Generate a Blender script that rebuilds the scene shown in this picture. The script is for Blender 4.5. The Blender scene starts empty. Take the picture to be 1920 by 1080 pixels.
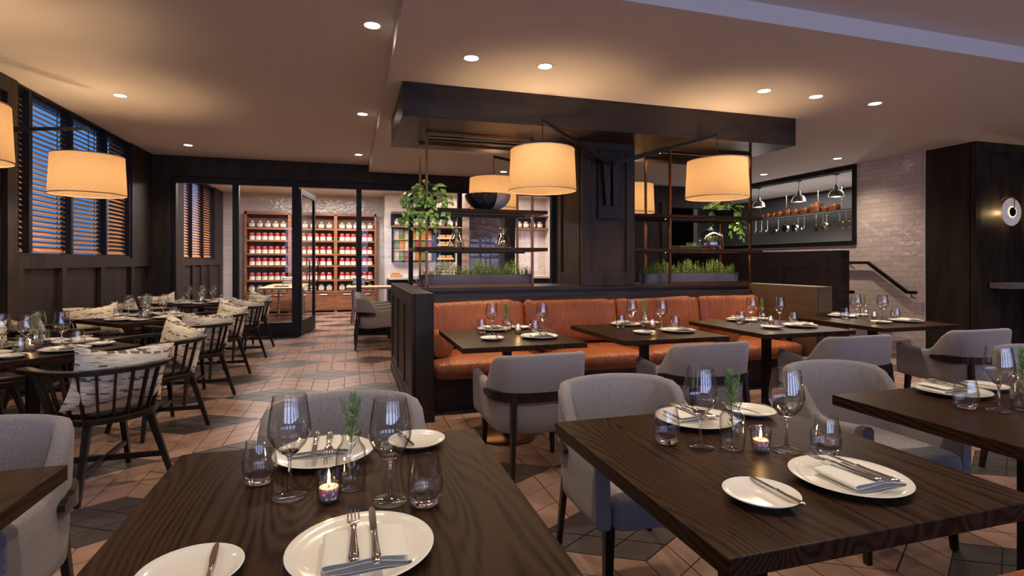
import bpy, math, random
from math import sin, cos, pi, radians, sqrt, atan2
from mathutils import Vector, Matrix
random.seed(7)
col = bpy.context.scene.collection

# ------------------------------------------------------------------ mesh builder
class MB:
    def __init__(s): s.v=[]; s.f=[]; s.m=[]; s.s=[]
    def add(s, vs, fs, mat=0, sm=False):
        b=len(s.v); s.v+= [tuple(p) for p in vs]
        for f in fs: s.f.append([i+b for i in f]); s.m.append(mat); s.s.append(sm)
        return s
    def box(s,x0,x1,y0,y1,z0,z1,mat=0):
        vs=[(x,y,z) for z in (z0,z1) for y in (y0,y1) for x in (x0,x1)]
        return s.add(vs,[(0,2,3,1),(4,5,7,6),(0,1,5,4),(2,6,7,3),(0,4,6,2),(1,3,7,5)],mat)
    def bar(s,p0,p1,w,h,w1=None,h1=None,up=(0,0,1),mat=0):
        p0=Vector(p0);p1=Vector(p1);d=(p1-p0).normalized();u=Vector(up)
        if abs(d.dot(u))>.98: u=Vector((0,1,0))
        r=d.cross(u).normalized();u=r.cross(d).normalized()
        w1=w if w1 is None else w1;h1=h if h1 is None else h1
        vs=[]
        for p,a,b in ((p0,w,h),(p1,w1,h1)):
            for i,j in ((-1,-1),(1,-1),(1,1),(-1,1)): vs.append(p+r*a*i/2+u*b*j/2)
        return s.add(vs,[(0,3,2,1),(4,5,6,7),(0,1,5,4),(1,2,6,5),(2,3,7,6),(3,0,4,7)],mat)
    def tube(s,pts,rad,n=8,mat=0,caps=True,flat=1.0,ref=(0,0,1)):
        pts=[Vector(p) for p in pts]
        if not isinstance(rad,(list,tuple)): rad=[rad]*len(pts)
        vs=[];prev=None
        for i,p in enumerate(pts):
            a=pts[max(i-1,0)];b=pts[min(i+1,len(pts)-1)];d=(b-a).normalized()
            if prev is None:
                u=Vector(ref)
                if abs(d.dot(u))>.95:u=Vector((1,0,0))
            else: u=prev
            r=d.cross(u)
            if r.length<1e-4: r=d.cross(Vector((0,1,0.1)))
            r.normalize();u=r.cross(d).normalized();prev=u
            R=rad[i]; rx,ry=(R if isinstance(R,(list,tuple)) else (R,R*flat))
            for k in range(n):
                t=2*pi*k/n; vs.append(p+r*cos(t)*rx+u*sin(t)*ry)
        fs=[]
        for i in range(len(pts)-1):
            for k in range(n):
                a=i*n+k;b=i*n+(k+1)%n; fs.append((a,b,b+n,a+n))
        s.add(vs,fs,mat,True)
        if caps:
            L=len(s.v)-len(vs); s.f.append([L+k for k in range(n)][::-1]); s.m.append(mat); s.s.append(False)
            s.f.append([L+(len(pts)-1)*n+k for k in range(n)]); s.m.append(mat); s.s.append(False)
        return s
    def lathe(s,prof,n=24,mat=0,c=(0,0,0),closed=False,ax='z'):
        vs=[];fs=[];N=len(prof)
        for r,z in prof:
            for k in range(n):
                t=2*pi*k/n;x,y=r*cos(t),r*sin(t)
                if ax=='y': vs.append((c[0]+x,c[1]+z,c[2]+y))
                elif ax=='x': vs.append((c[0]+z,c[1]+x,c[2]+y))
                else: vs.append((c[0]+x,c[1]+y,c[2]+z))
        M=N if closed else N-1
        for i in range(M):
            j=(i+1)%N
            for k in range(n):
                k2=(k+1)%n
                q=(i*n+k,i*n+k2,j*n+k2,j*n+k)
                fs.append(q if ax!='y' else q[::-1])
        return s.add(vs,fs,mat,True)
    def prism(s,poly,z0,z1,mat=0):
        n=len(poly);vs=[(x,y,z0) for x,y in poly]+[(x,y,z1) for x,y in poly]
        fs=[tuple(range(n))[::-1],tuple(range(n,2*n))]+[(i,(i+1)%n,(i+1)%n+n,i+n) for i in range(n)]
        return s.add(vs,fs,mat)
    def grid(s,P,mat=0,sm=True,wrapu=False,wrapv=False):
        nu=len(P);nv=len(P[0]);vs=[p for row in P for p in row];fs=[]
        for i in range(nu if wrapu else nu-1):
            for j in range(nv if wrapv else nv-1):
                i2=(i+1)%nu;j2=(j+1)%nv
                fs.append((i*nv+j,i*nv+j2,i2*nv+j2,i2*nv+j))
        return s.add(vs,fs,mat,sm)
    def xf(s,M):
        s.v=[tuple(M@Vector(p)) for p in s.v]; return s
    def mesh(s,name,mats,ang=40):
        me=bpy.data.meshes.new(name); me.from_pydata(s.v,[],s.f)
        for m in mats: me.materials.append(m)
        me.polygons.foreach_set('material_index',s.m); me.polygons.foreach_set('use_smooth',s.s)
        me.validate(); me.update()
        if any(s.s):
            try: me.set_sharp_from_angle(angle=radians(ang))
            except Exception: pass
        return me

def split_mat(mb,fn):
    for i,f in enumerate(mb.f): mb.m[i]=fn(sum(mb.v[k][2] for k in f)/len(f))
    return mb
def tag(o,label=None,cat=None,group=None,kind=None):
    if label:o['label']=label
    if cat:o['category']=cat
    if group:o['group']=group
    if kind:o['kind']=kind
    return o
def ob(name,mb,mats,parent=None,loc=(0,0,0),bev=0,seg=2,rz=0,ang=40,fixn=False):
    if not isinstance(mats,(list,tuple)):mats=[mats]
    me=mb.mesh(name,mats,ang) if isinstance(mb,MB) else mb
    o=bpy.data.objects.new(name,me); col.objects.link(o); o.location=loc; o.rotation_euler=(0,0,rz)
    if parent:o.parent=parent
    if bev:
        b=o.modifiers.new('bevel','BEVEL');b.width=bev;b.segments=seg;b.limit_method='ANGLE';b.angle_limit=radians(40);b.harden_normals=False
    return o
def emp(name,loc=(0,0,0),rz=0,label=None,cat=None,group=None):
    o=bpy.data.objects.new(name,None);o.empty_display_size=.1;col.objects.link(o);o.location=loc;o.rotation_euler=(0,0,rz)
    return tag(o,label,cat,group)
KIDS={}
def clone(o,parent=None,loc=None,rz=None,label=None,group=None,rot=None):
    c=o.copy();col.objects.link(c)
    if parent:c.parent=parent
    if loc is not None:c.location=loc
    if rz is not None:c.rotation_euler=(0,0,rz)
    if rot is not None:c.rotation_euler=rot
    if label:c['label']=label
    if group:c['group']=group
    for ch in kids(o):clone(ch,c)
    return c
def kids(o):
    if o.name not in KIDS: KIDS[o.name]=[x for x in col.objects if x.parent==o]
    return KIDS[o.name]
class Proto:
    """builds one of a kind the first time, copies it afterwards"""
    def __init__(s,fn): s.fn=fn; s.o=None
    def put(s,loc,rz=0,label=None,cat=None,group=None,rot=None):
        if s.o is None:
            s.o=s.fn(); o=s.o; kids(o)
            for ch in kids(o): kids(ch)
            o.location=loc; o.rotation_euler=rot if rot is not None else (0,0,rz)
        else: o=clone(s.o,loc=loc,rz=rz,rot=rot)
        for k in ('label','category','group'):
            if k in o: del o[k]
        return tag(o,label,cat,group)
def struct(name,mb,mats,**k): return tag(ob(name,mb,mats,**k),kind='structure')

# ------------------------------------------------------------------ materials
def new(name):
    m=bpy.data.materials.new(name);m.use_nodes=True;nt=m.node_tree
    return m,nt,nt.nodes['Principled BSDF'],nt.nodes.new,nt.links.new
def plain(name,c,rough=.5,metal=0,spec=.5,coat=0,bump=0,bs=60,em=None,es=0):
    m,nt,b,N,L=new(name);b.inputs['Base Color'].default_value=(*c,1);b.inputs['Roughness'].default_value=rough
    b.inputs['Metallic'].default_value=metal;b.inputs['Specular IOR Level'].default_value=spec;b.inputs['Coat Weight'].default_value=coat
    if em: b.inputs['Emission Color'].default_value=(*em,1);b.inputs['Emission Strength'].default_value=es
    if bump:
        t=N('ShaderNodeTexCoord');n=N('ShaderNodeTexNoise');n.inputs['Scale'].default_value=bs;n.inputs['Detail'].default_value=4
        u=N('ShaderNodeBump');u.inputs['Strength'].default_value=bump;u.inputs['Distance'].default_value=.01
        L(t.outputs['Object'],n.inputs['Vector']);L(n.outputs['Fac'],u.inputs['Height']);L(u.outputs[0],b.inputs['Normal'])
    return m
def ramp(N,stops):
    r=N('ShaderNodeValToRGB');e=r.color_ramp.elements
    while len(e)<len(stops):e.new(.5)
    for i,(p,c) in enumerate(stops):e[i].position=p;e[i].color=(*c,1)
    return r
def wood(name,c0,c1,axis=1,rings=26,rough=.35,bump=.25,sc=1.0,coat=0,spec=.5):
    m,nt,b,N,L=new(name);t=N('ShaderNodeTexCoord');mp=N('ShaderNodeMapping')
    s=[3.0*sc]*3;s[axis]=.55*sc;mp.inputs['Scale'].default_value=s
    n=N('ShaderNodeTexNoise');n.inputs['Scale'].default_value=1.0;n.inputs['Detail'].default_value=2.0;n.inputs['Roughness'].default_value=.45
    mul=N('ShaderNodeMath');mul.operation='MULTIPLY';mul.inputs[1].default_value=rings*6.28
    si=N('ShaderNodeMath');si.operation='SINE'
    mp2=N('ShaderNodeMapping');s2=[150.*sc]*3;s2[axis]=5.*sc;mp2.inputs['Scale'].default_value=s2
    n2=N('ShaderNodeTexNoise');n2.inputs['Scale'].default_value=1;n2.inputs['Detail'].default_value=3
    ad=N('ShaderNodeMath');ad.operation='MULTIPLY_ADD';ad.inputs[1].default_value=.3;ad.inputs[2].default_value=.32
    ad2=N('ShaderNodeMath');ad2.operation='MULTIPLY_ADD';ad2.inputs[1].default_value=1.1
    L(t.outputs['Object'],mp.inputs[0]);L(mp.outputs[0],n.inputs['Vector']);L(n.outputs['Fac'],mul.inputs[0]);L(mul.outputs[0],si.inputs[0])
    L(t.outputs['Object'],mp2.inputs[0]);L(mp2.outputs[0],n2.inputs['Vector'])
    L(si.outputs[0],ad.inputs[0]);L(n2.outputs['Fac'],ad2.inputs[0]);L(ad.outputs[0],ad2.inputs[2])
    r=ramp(N,[(.35,c0),(1.25 if False else 1.0,c1)])
    L(ad2.outputs[0],r.inputs[0]);L(r.outputs[0],b.inputs['Base Color'])
    b.inputs['Roughness'].default_value=rough;b.inputs['Coat Weight'].default_value=coat;b.inputs['Specular IOR Level'].default_value=spec
    u=N('ShaderNodeBump');u.inputs['Strength'].default_value=bump;u.inputs['Distance'].default_value=.002
    L(ad2.outputs[0],u.inputs['Height']);L(u.outputs[0],b.inputs['Normal'])
    return m
def fabric(name,c0,c1,sc=420,rough=.9):
    m,nt,b,N,L=new(name);t=N('ShaderNodeTexCoord');n=N('ShaderNodeTexNoise');n.inputs['Scale'].default_value=sc;n.inputs['Detail'].default_value=1
    mp=N('ShaderNodeMapping');mp.inputs['Scale'].default_value=(1,1,.3)
    mp2=N('ShaderNodeMapping');mp2.inputs['Scale'].default_value=(.3,.3,1);n2=N('ShaderNodeTexNoise');n2.inputs['Scale'].default_value=sc
    ad=N('ShaderNodeMath');ad.operation='ADD'
    r=ramp(N,[(.7,c0),(1.0,c1)]);dv=N('ShaderNodeMath');dv.operation='MULTIPLY';dv.inputs[1].default_value=.85
    L(t.outputs['Object'],mp.inputs[0]);L(t.outputs['Object'],mp2.inputs[0]);L(mp.outputs[0],n.inputs['Vector']);L(mp2.outputs[0],n2.inputs['Vector'])
    L(n.outputs['Fac'],ad.inputs[0]);L(n2.outputs['Fac'],ad.inputs[1]);L(ad.outputs[0],dv.inputs[0]);L(dv.outputs[0],r.inputs[0]);L(r.outputs[0],b.inputs['Base Color'])
    u=N('ShaderNodeBump');u.inputs['Strength'].default_value=.5;u.inputs['Distance'].default_value=.002;L(ad.outputs[0],u.inputs['Height']);L(u.outputs[0],b.inputs['Normal'])
    b.inputs['Roughness'].default_value=rough;b.inputs['Sheen Weight'].default_value=.25;b.inputs['Specular IOR Level'].default_value=.2
    return m
def leather(name,c0,c1):
    m,nt,b,N,L=new(name);t=N('ShaderNodeTexCoord');n=N('ShaderNodeTexNoise');n.inputs['Scale'].default_value=3;n.inputs['Detail'].default_value=5
    r=ramp(N,[(.3,c0),(.7,c1)]);L(t.outputs['Object'],n.inputs['Vector']);L(n.outputs['Fac'],r.inputs[0]);L(r.outputs[0],b.inputs['Base Color'])
    n2=N('ShaderNodeTexNoise');n2.inputs['Scale'].default_value=9;n2.inputs['Detail'].default_value=3;n2.inputs['Distortion'].default_value=1.2
    mp=N('ShaderNodeMapping');mp.inputs['Scale'].default_value=(2.2,.9,.5);L(t.outputs['Object'],mp.inputs[0]);L(mp.outputs[0],n2.inputs['Vector'])
    u=N('ShaderNodeBump');u.inputs['Strength'].default_value=.55;u.inputs['Distance'].default_value=.035;L(n2.outputs['Fac'],u.inputs['Height']);L(u.outputs[0],b.inputs['Normal'])
    b.inputs['Roughness'].default_value=.42;b.inputs['Specular IOR Level'].default_value=.45
    return m
def glass(name,c=(1,1,1),rough=0,ior=1.45):
    m,nt,b,N,L=new(name);b.inputs['Base Color'].default_value=(*c,1);b.inputs['Transmission Weight'].default_value=1
    b.inputs['Roughness'].default_value=rough;b.inputs['IOR'].default_value=ior;return m
def thinglass(name,tint=(.97,.98,1),f0=.04,edge=None,gain=1.0):
    m,nt,b,N,L=new(name);nt.nodes.remove(b);tr=N('ShaderNodeBsdfTransparent');tr.inputs[0].default_value=(*tint,1)
    g=N('ShaderNodeBsdfGlossy');g.inputs['Roughness'].default_value=.015
    lw=N('ShaderNodeLayerWeight');lw.inputs[0].default_value=.5
    pw=N('ShaderNodeMath');pw.operation='POWER';pw.inputs[1].default_value=5;L(lw.outputs['Facing'],pw.inputs[0])
    ma=N('ShaderNodeMath');ma.operation='MULTIPLY_ADD';ma.inputs[1].default_value=(1-f0)*gain;ma.inputs[2].default_value=f0;L(pw.outputs[0],ma.inputs[0])
    if edge:
        p2=N('ShaderNodeMath');p2.operation='POWER';p2.inputs[1].default_value=3.2;L(lw.outputs['Facing'],p2.inputs[0])
        mc=N('ShaderNodeMix');mc.data_type='RGBA';mc.inputs[6].default_value=(*tint,1);mc.inputs[7].default_value=(*edge,1);L(p2.outputs[0],mc.inputs[0]);L(mc.outputs[2],tr.inputs[0])
    mx=N('ShaderNodeMixShader');L(ma.outputs[0],mx.inputs[0]);L(tr.outputs[0],mx.inputs[1]);L(g.outputs[0],mx.inputs[2]);L(mx.outputs[0],nt.nodes['Material Output'].inputs[0]);return m
def emit(name,c,s):
    m,nt,b,N,L=new(name);b.inputs['Base Color'].default_value=(0,0,0,1);b.inputs['Emission Color'].default_value=(*c,1);b.inputs['Emission Strength'].default_value=s;return m
def brick(name,c0,c1,mortar,plane,bw,bh,ms=.012,rough=.12,bump=.5,wav=.5):
    m,nt,b,N,L=new(name);g=N('ShaderNodeNewGeometry');sp=N('ShaderNodeSeparateXYZ');cb=N('ShaderNodeCombineXYZ')
    L(g.outputs['Position'],sp.inputs[0]);L(sp.outputs[plane],cb.inputs[0]);L(sp.outputs[2],cb.inputs[1])
    k=N('ShaderNodeTexBrick');k.inputs['Scale'].default_value=1;k.inputs['Brick Width'].default_value=bw;k.inputs['Row Height'].default_value=bh;k.inputs['Mortar Size'].default_value=ms*.25
    k.inputs['Color1'].default_value=(*c0,1);k.inputs['Color2'].default_value=(*c1,1);k.inputs['Mortar'].default_value=(*mortar,1);k.inputs['Mortar Smooth'].default_value=.3
    L(cb.outputs[0],k.inputs['Vector']);L(k.outputs['Color'],b.inputs['Base Color'])
    n=N('ShaderNodeTexNoise');n.inputs['Scale'].default_value=9;n.inputs['Detail'].default_value=2;L(g.outputs['Position'],n.inputs['Vector'])
    u=N('ShaderNodeBump');u.inputs['Strength'].default_value=wav;u.inputs['Distance'].default_value=.02;L(n.outputs['Fac'],u.inputs['Height'])
    u2=N('ShaderNodeBump');u2.invert=True;u2.inputs['Strength'].default_value=bump;u2.inputs['Distance'].default_value=.003;L(k.outputs['Fac'],u2.inputs['Height']);L(u.outputs[0],u2.inputs['Normal'])
    L(u2.outputs[0],b.inputs['Normal']);b.inputs['Roughness'].default_value=rough;return m

W_PANEL=wood('dark_stained_wood',(.018,.0125,.010),(.038,.027,.0215),axis=2,rings=5,rough=.5,bump=.35,spec=.25)
W_PANELX=wood('dark_stained_wood_across',(.018,.0125,.010),(.038,.027,.0215),axis=0,rings=5,rough=.38,bump=.35,spec=.3)
W_OAK=wood('brown_oak',(.065,.040,.024),(.09,.056,.034),axis=1,rings=5,rough=.5,sc=1.5)
W_TABLE=wood('smoked_oak_tabletop',(.0050,.0026,.0018),(.040,.0195,.0100),axis=1,rings=46,rough=.36,bump=.12,sc=.9,spec=.09)
W_CHAIR=wood('ebonised_wood',(.008,.0052,.004),(.022,.014,.011),axis=2,rings=6,rough=.36,bump=.2,spec=.3)
W_SHELF=wood('walnut_shelving',(.14,.05,.022),(.27,.11,.05),axis=0,rings=7,rough=.5)
W_BLIND=wood('timber_blind_slat',(.62,.27,.10),(.78,.38,.16),axis=1,rings=6,rough=.5)
W_LIGHT=wood('pale_beech',(.55,.36,.2),(.7,.5,.3),axis=0,rings=5,rough=.4)
CEIL=plain('ceiling_paint',(.74,.69,.66),.85,bump=.05,bs=90)
FAB=fabric('grey_woven_fabric',(.165,.152,.160),(.32,.292,.300),700)
LEA=leather('cognac_leather',(.235,.066,.022),(.34,.105,.036))
BLACK=plain('black_metal',(.009,.008,.008),.42,0,spec=.3)
BRONZE=plain('aged_bronze',(.20,.085,.035),.32,1)
BRASS=plain('brass',(.6,.35,.12),.25,1)
STEEL=plain('polished_steel',(.75,.68,.62),.12,1)
CHROME=plain('brushed_chrome',(.6,.58,.56),.25,1)
COPPER=plain('copper',(.50,.17,.065),.3,1)
PORC=plain('white_porcelain',(.80,.77,.70),.18,coat=.5)
LINEN=plain('white_linen',(.80,.78,.70),.9,bump=.3,bs=900)
GL=glass('clear_glass');GT=thinglass('thin_drinking_glass',(.985,.985,.98),.10,(.50,.48,.46));GREL=thinglass('pressed_glass_relief',(.84,.80,.82),.10);PANE=thinglass('window_glass',f0=.018,gain=.35)
WAX=plain('candle_wax',(.55,.46,.47),.5);WAX.node_tree.nodes['Principled BSDF'].inputs['Subsurface Weight'].default_value=.3
FLAME=emit('flame',(1,.62,.22),30)
LAMP=emit('downlight_lens',(1,.86,.68),14)
BULB=emit('bulb',(1,.7,.4),20)
WHITE=plain('white_trim',(.75,.72,.68),.4)
MARB_D=plain('black_marble',(.035,.035,.04),.3);
TILEY=brick('glossy_pink_tile_side',(.66,.55,.53),(.78,.67,.65),(.55,.44,.41),1,.36,.078,wav=.6,ms=.02,bump=.3)
TILEX=brick('white_glazed_brick',(.60,.53,.50),(.70,.62,.58),(.5,.44,.40),0,.36,.078)
TILEYP=brick('white_glazed_brick_side',(.60,.53,.50),(.70,.62,.58),(.5,.44,.40),1,.36,.078)
DTILE=brick('pier_brick',(.36,.27,.24),(.42,.32,.28),(.18,.13,.11),0,.30,.10)
LAV=plain('lavender_planter_glaze',(.13,.115,.16),.35)
LEAF=plain('herb_green',(.12,.22,.05),.6);ROS=plain('rosemary_green',(.17,.33,.12),.5);STEM=plain('stem_brown',(.22,.16,.08),.7)
NAVY=plain('navy_painted_metal',(.009,.010,.015),.5,spec=.3)
GREYWALL=plain('grey_kitchen_wall',(.055,.053,.053),.4,bump=.1,bs=30)
WALLP=plain('white_wall_paint',(.6,.56,.53),.8)

def marble(name,c0,c1,sc=6):
    m,nt,b,N,L=new(name);t=N('ShaderNodeTexCoord');n=N('ShaderNodeTexNoise');n.inputs['Scale'].default_value=sc;n.inputs['Detail'].default_value=7;n.inputs['Distortion'].default_value=1.5
    r=ramp(N,[(.46,c0),(.5,c1),(.54,c0)]);L(t.outputs['Object'],n.inputs['Vector']);L(n.outputs['Fac'],r.inputs[0]);L(r.outputs[0],b.inputs['Base Color']);b.inputs['Roughness'].default_value=.3;return m
MARB_D=marble('black_marble_veined',(.03,.03,.035),(.12,.12,.13));MARB_W=marble('white_marble_veined',(.82,.80,.79),(.6,.58,.6))

def shade_mat():
    m,nt,b,N,L=new('woven_lampshade');nt.nodes.remove(b)
    t=N('ShaderNodeTexCoord');w=N('ShaderNodeTexVoronoi');mp=N('ShaderNodeMapping');mp.inputs['Scale'].default_value=(52,52,80)
    r=ramp(N,[(.05,(.10,.066,.036)),(.55,(.33,.235,.145))]);L(t.outputs['Object'],mp.inputs[0]);L(mp.outputs[0],w.inputs['Vector']);L(w.outputs['Distance'],r.inputs[0])
    tr=N('ShaderNodeBsdfTranslucent');df=N('ShaderNodeBsdfDiffuse');mx=N('ShaderNodeMixShader');mx.inputs[0].default_value=.5
    L(r.outputs[0],tr.inputs[0]);L(r.outputs[0],df.inputs[0])
    u=N('ShaderNodeBump');u.inputs['Strength'].default_value=.4;u.inputs['Distance'].default_value=.003;L(w.outputs['Distance'],u.inputs['Height']);L(u.outputs[0],df.inputs['Normal'])
    em=N('ShaderNodeEmission');L(r.outputs[0],em.inputs[0]);em.inputs[1].default_value=SHADE_EM
    ad=N('ShaderNodeAddShader')
    L(tr.outputs[0],mx.inputs[1]);L(df.outputs[0],mx.inputs[2]);L(mx.outputs[0],ad.inputs[0]);L(em.outputs[0],ad.inputs[1]);L(ad.outputs[0],nt.nodes['Material Output'].inputs[0]);return m
SHADE_EM=.02
SHADE=shade_mat()
def cushion_mat():
    m,nt,b,N,L=new('woven_dash_fabric');t=N('ShaderNodeTexCoord')
    mp=N('ShaderNodeMapping');mp.inputs['Scale'].default_value=(14,14,170);n=N('ShaderNodeTexNoise');n.inputs['Scale'].default_value=1;n.inputs['Detail'].default_value=1
    L(t.outputs['Object'],mp.inputs[0]);L(mp.outputs[0],n.inputs['Vector'])
    r=ramp(N,[(.36,(.44,.36,.27)),(.46,(.82,.75,.62))]);L(n.outputs['Fac'],r.inputs[0])
    def M(op,x,y=None,z=None):
        q=N('ShaderNodeMath');q.operation=op
        for i,v in enumerate((x,y,z)):
            if v is None:continue
            if hasattr(v,'default_value') or hasattr(v,'links'):L(v,q.inputs[i])
            else:q.inputs[i].default_value=v
        return q.outputs[0]
    sp=N('ShaderNodeSeparateXYZ');L(t.outputs['Object'],sp.inputs[0])
    row=M('FLOOR',M('MULTIPLY',sp.outputs[2],95.0));sub=M('FRACT',M('MULTIPLY',sp.outputs[2],285.0))
    xx=M('ADD',M('MULTIPLY',sp.outputs[0],17.0),M('MULTIPLY',row,.37));cx_=M('FLOOR',xx)
    cb=N('ShaderNodeCombineXYZ');L(cx_,cb.inputs[0]);L(M('FLOOR',M('DIVIDE',row,1.0)),cb.inputs[1])
    wn=N('ShaderNodeTexWhiteNoise');wn.noise_dimensions='2D';L(cb.outputs[0],wn.inputs['Vector'])
    on=M('GREATER_THAN',wn.outputs['Value'],.5);fr=M('LESS_THAN',M('FRACT',xx),.72);rr=M('LESS_THAN',M('MODULO',M('ADD',row,400.0),7.0),1.9)
    ln=M('GREATER_THAN',sub,.15)
    a=N('ShaderNodeMath');a.operation='MULTIPLY';L(M('MULTIPLY',on,fr),a.inputs[0]);L(M('MULTIPLY',rr,ln),a.inputs[1])
    mx=N('ShaderNodeMix');mx.data_type='RGBA';L(a.outputs[0],mx.inputs[0]);L(r.outputs[0],mx.inputs[6]);mx.inputs[7].default_value=(.06,.05,.05,1)
    L(mx.outputs[2],b.inputs['Base Color']);b.inputs['Roughness'].default_value=.9
    u=N('ShaderNodeBump');u.inputs['Strength'].default_value=.4;u.inputs['Distance'].default_value=.004;L(n.outputs['Fac'],u.inputs['Height']);L(u.outputs[0],b.inputs['Normal']);return m
CUSH=cushion_mat()
def tile_mat(name,c,rough,spec=.5):
    m,nt,b,N,L=new(name);a=N('ShaderNodeAttribute');a.attribute_name='tint';mx=N('ShaderNodeMix');mx.data_type='RGBA';mx.blend_type='MULTIPLY';mx.inputs[0].default_value=1
    n=N('ShaderNodeTexNoise');n.inputs['Scale'].default_value=5;n.inputs['Detail'].default_value=4;g=N('ShaderNodeNewGeometry');L(g.outputs['Position'],n.inputs['Vector'])
    r=ramp(N,[(.3,tuple(x*.85 for x in c)),(.7,tuple(min(1,x*1.12) for x in c))]);L(n.outputs['Fac'],r.inputs[0])
    L(r.outputs[0],mx.inputs[6]);L(a.outputs['Color'],mx.inputs[7]);L(mx.outputs[2],b.inputs['Base Color'])
    mr=N('ShaderNodeMapRange');mr.inputs[3].default_value=rough-.06;mr.inputs[4].default_value=rough+.1;L(n.outputs['Fac'],mr.inputs[0]);L(mr.outputs[0],b.inputs['Roughness'])
    u=N('ShaderNodeBump');u.inputs['Strength'].default_value=.12;u.inputs['Distance'].default_value=.004;n.inputs['Scale'].default_value=6;L(n.outputs['Fac'],u.inputs['Height']);L(u.outputs[0],b.inputs['Normal'])
    b.inputs['Specular IOR Level'].default_value=spec
    return m
FT1=tile_mat('terracotta_floor_tile',(.355,.222,.175),.28);FT2=tile_mat('charcoal_floor_tile',(.060,.050,.050),.34);GROUT=plain('floor_grout',(.02,.016,.014),.8)

# ------------------------------------------------------------------ camera
TH=radians(16.77);H=1.32
cd=bpy.data.cameras.new('camera');cam=bpy.data.objects.new('camera',cd);col.objects.link(cam)
cam.location=(0,0,H);cam.rotation_euler=(pi/2,0,-TH);cd.sensor_width=36;cd.lens=1006/1920*36;cd.shift_y=-49/1920;cd.clip_start=.05
bpy.context.scene.camera=cam

# ------------------------------------------------------------------ structure
XL,XW,YB=-3.1,8.08,10.1
ZL,ZR=3.08,2.95
def floor():
    mb=MB();tint=[]
    x0,x1,y0,y1=XL-.1,12.0,-4.1,15.3
    mb.box(x0,x1,y0,y1,-.08,-.004,0); tint+=[(1,1,1)]*8
    a=.567;h=.4911
    def rh(P,e1,e2,mat):
        t0=random.uniform(.9,1.08)
        for i in range(3):
            for j in range(3):
                g=.0035/.19
                u0,u1,v0,v1=i/3+g/3,(i+1)/3-g/3,j/3+g/3,(j+1)/3-g/3
                q=[(P[0]+e1[0]*u+e2[0]*v,P[1]+e1[1]*u+e2[1]*v) for u,v in ((u0,v0),(u1,v0),(u1,v1),(u0,v1))]
                if not all(x0<=x<=x1 and y0<=y<=y1 for x,y in q): continue
                if (q[1][0]-q[0][0])*(q[2][1]-q[1][1])-(q[1][1]-q[0][1])*(q[2][0]-q[1][0])<0:q=q[::-1]
                vs=[(x,y,-.004) for x,y in q]+[(x,y,0) for x,y in q]
                mb.add(vs,[(4,5,6,7),(0,1,5,4),(1,2,6,5),(2,3,7,6),(3,0,4,7)],mat)
                t=t0*random.uniform(.92,1.06);tint.extend([(t,t*random.uniform(.98,1.01),t*random.uniform(.97,1.02))]*8)
    for j in range(-14,13):
        for i in range(-5,14):
            cx=-.225+i*2*h+(h if j%2 else 0);cy=6.632+j*1.5*a
            rh((cx-h,cy),(h,a/2),(h,-a/2),2)
            rh((cx-h,cy),(h,a/2),(0,a),1)
            rh((cx,cy+a/2),(h,-a/2),(0,a),1)
    me=mb.mesh('floor',[GROUT,FT1,FT2]);ca=me.color_attributes.new('tint','FLOAT_COLOR','POINT')
    flat=[]
    for t in tint:flat+=[*t,1]
    ca.data.foreach_set('color',flat);tag(ob('floor',me,[]),kind='structure')
floor()
mb=MB();mb.box(XL-.3,12.2,-4.2,YB+.1,ZL,ZL+.1)
struct('ceiling',mb,CEIL)
mb=MB();mb.box(.32,12.2,3.0,YB-.03,ZR,ZL+.02)
struct('ceiling_lowered',mb,CEIL)
mb=MB();mb.box(XL-.3,8.3,YB+.1,15.5,ZL+.02,ZL+.1);struct('ceiling_pantry',mb,WALLP)

# recessed panel wall: plane X=x facing dirx ; frame strips stand proud of slab
def panels(mb,ax,pos,d,a0,a1,z0,z1,rec,t=.035,back=.10,mat=0):
    """ax 0: plane X=pos, spans Y a0..a1; d=+1 faces +axis. rec=list of (u0,u1,z0,z1)"""
    def bx(u0,u1,w0,w1,p0,p1):
        lo,hi=min(p0,p1),max(p0,p1)
        if u1-u0<1e-4 or w1-w0<1e-4:return
        if ax==0:mb.box(lo,hi,u0,u1,w0,w1,mat)
        else:mb.box(u0,u1,lo,hi,w0,w1,mat)
    bx(a0,a1,z0,z1,pos-d*t,pos-d*(t+back))
    us=sorted({a0,a1}|{r[0] for r in rec}|{r[1] for r in rec})
    for u0,u1 in zip(us,us[1:]):
        m=(u0+u1)/2;cur=[(r[2],r[3]) for r in rec if r[0]<m<r[1]];cur.sort();z=z0
        for c0,c1 in cur: bx(u0,u1,z,c0,pos,pos-d*t);z=c1
        bx(u0,u1,z,z1,pos,pos-d*t)
# left wall
mb=MB()
panels(mb,0,XL,1,-4.2,6.39,0,ZL,[(5.0,6.23,.12,2.93),(3.4,4.85,.12,2.93),(1.8,3.25,.12,2.93)],t=.045,back=.12)
panels(mb,0,XL,1,6.39,YB,0,1.375,[(6.50,7.24,.12,1.25),(7.34,8.22,.12,1.25),(8.33,9.23,.12,1.25),(9.34,10.05,.12,1.25)],t=.045,back=.25)
mb.box(XL-.3,XL,9.26,YB,1.375,ZL);mb.box(XL-.3,XL-.12,6.20,6.36,1.375,ZL)
struct('wall_left',mb,W_PANEL)
mb=MB()
panels(mb,0,XL,1,YB+.1,15.4,0,1.375,[(10.4,11.2,.12,1.25),(11.92,12.45,.12,1.25),(12.55,13.15,.12,1.25),(13.25,13.85,.12,1.25),(13.95,14.9,.12,1.25)],t=.045,back=.2)
mb.box(XL-.25,XL,YB+.1,11.84,1.375,3.1);mb.box(XL-.25,XL,14.34,15.4,1.375,3.1)
struct('wall_left_pantry',mb,W_PANEL)
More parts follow.
